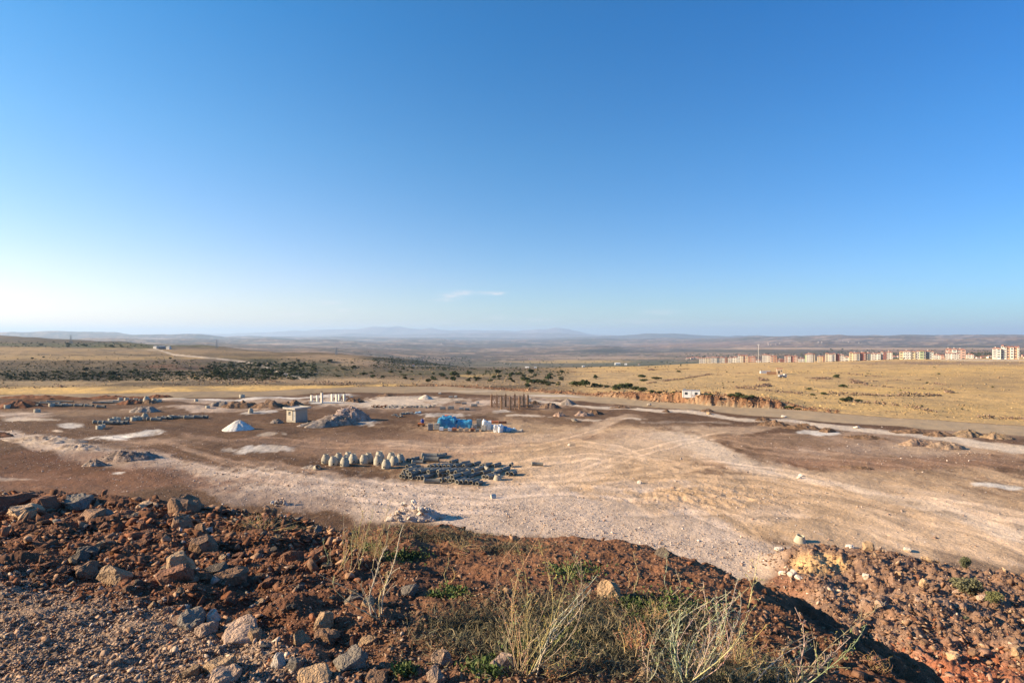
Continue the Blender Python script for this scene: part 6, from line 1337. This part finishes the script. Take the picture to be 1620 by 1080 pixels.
# ------------------------------------------------------------------ plants on the bank in front
DRY = vc_mat('dry stalks', ((30., .2),), (), .8)
def stalks(mbV, pts, r0, r1, col, n=4):
    V, F_, C_ = mbV; base = len(V); m = len(pts); pts = [Vector(p) for p in pts]
    for i, p in enumerate(pts):
        d = (pts[min(i + 1, m - 1)] - pts[max(i - 1, 0)]).normalized(); up = Vector((0, 1, 0)) if abs(d.z) > .8 else Vector((0, 0, 1)); a = d.cross(up).normalized(); b = a.cross(d); r = r0 + (r1 - r0) * i / (m - 1)
        for k in range(n): t = 6.283 * k / n; V.append(tuple(p + (a * math.cos(t) + b * math.sin(t)) * r)); C_.append(col)
    for i in range(m - 1):
        for k in range(n): F_.append((base + i * n + k, base + i * n + (k + 1) % n, base + (i + 1) * n + (k + 1) % n, base + (i + 1) * n + k))
def weed(base, tips, label, seed, col=(.55, .46, .30), r=.004, twigs=10, group=None, leafy=.5, curl=.1):
    """dry weed: each tip is (dx, dy, dz) of a main stem; side twigs with small dry seed heads"""
    rr = random.Random(seed); V, F_, C_ = [], [], []
    for (dx, dy, dz) in tips:
        pts = []; bx, by = rr.gauss(0, .02), rr.gauss(0, .02); cvx, cvy = rr.gauss(0, curl), rr.gauss(0, curl)
        for i in range(11):
            t = i / 10; wob = math.sin(t * 9 + bx * 99) * .012
            pts.append(Vector((bx + dx * t ** 1.25 + cvx * math.sin(t * 3.14) + wob, by + dy * t ** 1.25 + cvy * math.sin(t * 3.14), dz * (t ** .95) - .02)))
        c = tuple(k * rr.uniform(.8, 1.15) for k in col); stalks((V, F_, C_), pts, r, r * .4, c)
        L = math.sqrt(dx * dx + dy * dy + dz * dz)
        for k in range(int(twigs * rr.uniform(.7, 1.3))):
            i = rr.randint(2, 9); p = pts[i]; d = (pts[i + 1] - pts[i]).normalized(); side = Vector((rr.gauss(0, 1), rr.gauss(0, 1), rr.gauss(.3, .5))).normalized(); q = (d * 1.1 + side * .8).normalized(); l = L * rr.uniform(.08, .28) * (1.15 - i / 11)
            tw = [p, p + q * l * .5 + Vector((0, 0, .02)), p + q * l + Vector((rr.gauss(0, .01), 0, .04 * l))]; stalks((V, F_, C_), tw, r * .45, r * .22, c, 3)
            for s_ in range(rr.randint(2, 5) if leafy else 1):
                a = tw[1].lerp(tw[2], rr.random()); e = Vector((rr.gauss(0, 1), rr.gauss(0, 1), rr.gauss(0, 1))).normalized() * rr.uniform(.006, .018)
                stalks((V, F_, C_), [a, a + e * .5, a + e], .0028, .0008, tuple(k * rr.uniform(.7, 1.3) for k in (c[0], c[1] * .98, c[2] * .8)), 3)
        if leafy:
            for k in range(int(26 * leafy)):
                i = rr.randint(1, 9); p = pts[i].lerp(pts[i + 1], rr.random()); e = Vector((rr.gauss(0, 1), rr.gauss(0, 1), rr.gauss(.4, .6))).normalized() * rr.uniform(.012, .035)
                stalks((V, F_, C_), [p, p + e * .5, p + e], .0022, .0006, tuple(k_ * rr.uniform(.75, 1.2) for k_ in c), 3)
    me = np_mesh('dry_weed', np.array(V), np.array(F_), np.array(C_)); o = link('dry_weed', me, DRY, loc=base); tag(o, label, 'dry weed', group); return o
def wb(px, py):
    X, Y = near_xy(np.array([float(px)]), np.array([float(min(py, 1110))])); return Vector((float(X[0]), float(Y[0]), zat(float(X[0]), float(Y[0]))))
def tip(b, px, py, dy=0.0):
    y = b.y + dy; return ((px - CX) / F * y - b.x, dy, CAM_H - (py - HY) / F * y - b.z)
PALEW = (.50, .43, .29); TANW = (.46, .33, .17); GREYW = (.40, .34, .23)
b = wb(596, 976); weed(b, [tip(b, 634, 828), tip(b, 622, 858, .1), tip(b, 612, 900, .1)], 'tall pale dry stalk leaning slightly right before the limestone pile', 1, PALEW, .0075, 12, leafy=1.6, curl=.03)
b = wb(590, 975); weed(b, [tip(b, 484, 900, .1), tip(b, 520, 905, -.05), tip(b, 560, 915, .1)], 'thin dry stems arching left from the foot of the tall pale stalk', 2, GREYW, .0045, 6, curl=.12)
b = wb(826, 1072); weed(b, [tip(b, a, c, random.uniform(-.15, .25)) for a, c in [(862, 826), (835, 835), (880, 838), (850, 850), (900, 862), (815, 852), (805, 880), (840, 870), (925, 850), (870, 875), (888, 890), (820, 905), (800, 935), (845, 930), (935, 930), (900, 950)] ], 'big bushy dry weed with many upright straw coloured stems', 3, (.42, .32, .185), .0027, 12, leafy=.7, curl=.11)
b = wb(842, 1068); weed(b, [tip(b, 935, 928, .1), tip(b, 945, 905, .05), tip(b, 925, 945, .1)], 'grey stems leaning right out of the big dry weed', 4, PALEW, .006, 9, leafy=.7, curl=.02)
b = wb(1086, 1085); weed(b, [tip(b, a, c, random.uniform(-.1, .2)) for a, c in [(1205, 868), (1168, 905), (1185, 925), (1150, 935), (1130, 950), (1165, 960), (1110, 915), (1120, 985)] + [(random.uniform(1085, 1190), random.uniform(900, 990)) for _ in range(8)]], 'pale branching dry weed leaning right over the lip of the bank', 5, PALEW, .0034, 13, leafy=.5, curl=.09)
b = wb(1078, 1090); weed(b, [tip(b, 1072, 950, .1), tip(b, 1055, 960, 0), tip(b, 1040, 985, .1), tip(b, 1030, 1000, 0)], 'upright pale stems left of the branching weed', 6, PALEW, .0038, 16, curl=.05)
b = wb(1245, 1100); weed(b, [tip(b, a, c, random.uniform(-.1, .2)) for a, c in [(1405, 948), (1375, 985), (1350, 1005), (1290, 995), (1262, 960), (1330, 1030), (1285, 1015), (1240, 1020)]], 'thorny dry branches at the bottom right corner of the bank', 7, GREYW, .0044, 20, leafy=.3, curl=.07)
b = wb(1180, 1105); weed(b, [tip(b, 1300, 1010, .1), tip(b, 1350, 1055, 0), tip(b, 1230, 1040, .1)], 'low dry branch sweeping right along the bottom edge', 8, GREYW, .005, 10, leafy=.3)
for i, (a, c, ta, tc, lab) in enumerate([(998, 945, 1000, 870, 'single straight dry stalk right of the tall tan boulder'), (1056, 942, 1055, 875, 'single dry stalk near the lip of the bank'), (553, 905, 556, 780, 'tall slender stalk before the manhole cones'), (540, 905, 538, 805, 'slender stalk left of the tallest slender one'),
                                       (545, 895, 575, 800, 'slender stalk bending right before the cones'), (592, 905, 622, 790, 'slender stalk bending towards the limestone pile'), (566, 900, 590, 800, 'fine stalk between the slender ones'), (520, 900, 512, 848, 'short dark stalk on the red soil'), (705, 930, 709, 880, 'short stalk on the bare soil'),
                                       (1140, 1040, 1135, 930, 'thin upright stalk inside the branching weeds'), (1010, 1050, 960, 950, 'stalk leaning left behind the stones'), (1020, 1085, 1100, 930, 'long stalk crossing to the right'), (1200, 1060, 1215, 985, 'short stalk on the shaded flank')]):
    b = wb(a, c); weed(b, [tip(b, ta, tc), tip(b, (a + ta) / 2 + 6, (c + tc * 2) / 3, .1)], lab, 20 + i, GREYW if i % 2 else TANW, .0042 + .0007 * (b.y > 7), 8, leafy=.7, curl=.04)
for i, (a, c, n, w, hgt, col, lab) in enumerate([(598, 885, 60, .28, .42, TANW, 'tuft of straw coloured grass below the limestone pile'), (568, 872, 40, .22, .35, TANW, 'smaller straw tuft left of the grass tuft'), (415, 842, 40, .5, .28, TANW, 'dry golden tuft among the rubble stones'), (385, 838, 30, .35, .22, TANW, 'second golden tuft among the rubble'),
                                              (1010, 1035, 46, .12, .22, (.5, .26, .14), 'reddish dry tuft between the weeds'), (1040, 985, 36, .1, .2, TANW, 'straw tuft behind the reddish one'), (1170, 1060, 60, .22, .26, TANW, 'brown dry tuft at the bottom right of the plants'), (880, 1075, 40, .15, .2, TANW, 'dry tuft at the foot of the big weed'), (1390, 1055, 26, .1, .16, (.35, .22, .12), 'dark dry tuft on the shaded flank'), (730, 870, 26, .4, .18, TANW, 'low straw tuft on the bare soil')]):
    b = wb(a, c); rr = random.Random(60 + i)
    weed(b, [(rr.gauss(0, w * .6), rr.gauss(0, w * .6), hgt * rr.uniform(.5, 1.1)) for _ in range(n)], lab, 70 + i, col, .0022, 1, leafy=.12, curl=.03)
# low mats of leafy and wiry plants: ground cover
def mat_layer(name, patches, label, pal, size, h, cat, width=.0035, seg=2):
    V = []; F_ = []; C_ = []; r = np.random.default_rng(5)
    for (cx, cy, rx, ry, n) in patches:
        px = r.normal(cx, rx * .5, n); py = r.normal(cy, ry * .5, n); k = py < 1130; px, py = px[k], py[k]; X, Y = near_xy(px, py); Z = Zg(X, Y); Fd = shelf_F(X, Y); k = Fd < 1.0; X, Y, Z = X[k], Y[k], Z[k]; m = len(X)
        d = r.normal(size=(m, 3)); d[:, 2] = np.abs(d[:, 2]) * .7 + .15; d /= np.linalg.norm(d, axis=1)[:, None]; L = size * r.uniform(.4, 1.2, m)[:, None]; P0 = np.stack([X, Y, Z + r.uniform(0, h, m)], 1); P1 = P0 + d * L * .55; d2 = d + r.normal(0, .5, (m, 3)); P2 = P1 + d2 / np.linalg.norm(d2, axis=1)[:, None] * L * .5
        w = np.cross(d, r.normal(size=(m, 3))); w = w / np.linalg.norm(w, axis=1)[:, None] * width * r.uniform(.6, 1.4, m)[:, None]
        b0 = sum(len(v) for v in V); Q = np.stack([P0 - w, P0 + w, P1 + w, P1 - w, P2], 1).reshape(-1, 3); V.append(Q); i = np.arange(m) * 5 + b0
        F_.append(np.stack([i, i + 1, i + 2], 1)); F_.append(np.stack([i, i + 2, i + 3], 1)); F_.append(np.stack([i + 3, i + 2, i + 4], 1)); p = np.array(pal); c = p[r.integers(0, len(p), m)] * r.uniform(.7, 1.3, (m, 1)); C_.append(np.repeat(c, 5, 0))
    o = link(name, np_mesh(name, np.concatenate(V), np.concatenate(F_), np.concatenate(C_)), LEAF); tag(o, label, cat, kind='stuff'); return o
mat_layer('wiry_ground_cover', [(850, 1010, 170, 50, 5200), (740, 1000, 90, 40, 2500), (980, 1020, 110, 60, 3200), (1110, 1060, 100, 50, 2900), (890, 965, 120, 30, 2300), (700, 850, 90, 14, 2200), (810, 868, 60, 12, 1400), (1180, 1080, 80, 26, 2000), (640, 838, 50, 8, 700), (1080, 985, 70, 25, 1000), (470, 835, 60, 8, 500)],
          'grey olive wiry plants matted over the bank', [(.14, .125, .075), (.19, .155, .09), (.09, .085, .05), (.27, .21, .12), (.11, .11, .07)], .075, .045, 'ground cover', .0022)
mat_layer('green_sprouts', [(635, 882, 42, 10, 520), (715, 938, 22, 11, 300), (905, 905, 46, 15, 600), (690, 945, 14, 4, 150), (1055, 965, 66, 28, 950), (770, 1060, 30, 14, 900), (640, 1066, 16, 8, 300), (820, 1030, 14, 10, 200), (585, 868, 18, 6, 500), (612, 826, 14, 5, 400), (465, 833, 20, 2, 250), (1000, 958, 20, 8, 400), (880, 1010, 60, 30, 900)],
          'fresh green leafy sprouts in small patches on the bank', [(.075, .115, .03), (.10, .14, .04), (.055, .085, .025), (.14, .16, .06)], .045, .03, 'sprouts', .007)
# two grey green shrubs on the right spoil heap
def bank_shrub(px, py, wpx, tall, label, col, n=1500):
    h = hit(px, py, 14); W = wpx * h.y / F; me = crown_mesh('shrub', int(px), n, 8, .9, .045, col); t = thing('shrub', h, 0, label, 'shrub'); link('crown', me, LEAF, t, scale=(W, W, W * tall)); link('trunk', TRUNK, None, t, scale=(W * .5, W * .5, W * tall * .8)); return t
bank_shrub(1527, 900, 24, 1.1, 'upright grey green shrub on the crest of the spoil heap', (.12, .125, .065)); bank_shrub(1533, 942, 54, .8, 'broad grey green shrub below the upright one', (.16, .155, .085), 2400); bank_shrub(1580, 955, 34, .65, 'lower yellowish green shrub at the right', (.17, .17, .07)); bank_shrub(1484, 934, 12, .7, 'tiny green plant left of the broad shrub', (.14, .15, .07), 400); bank_shrub(1530, 980, 14, .5, 'tiny green plant below the broad shrub', (.12, .15, .06), 400)
# ------------------------------------------------------------------ the air
def haze():
    m = bpy.data.materials.new('haze air'); m.use_nodes = True; nt = m.node_tree; nt.nodes.clear()
    o = nt.nodes.new('ShaderNodeOutputMaterial'); v = nt.nodes.new('ShaderNodeVolumePrincipled')
    v.inputs['Color'].default_value = (.50, .72, 1.0, 1); v.inputs['Density'].default_value = HAZE_D; v.inputs['Anisotropy'].default_value = 0.2
    nt.links.new(v.outputs[0], o.inputs['Volume'])
    b = MB(); b.box(0, 20000, 65, 170000, 60000, 1210); ob = b.build('haze', m); tag(ob, kind='stuff'); ob.display_type = 'WIRE'
HAZE_D = 4.8e-5
haze()
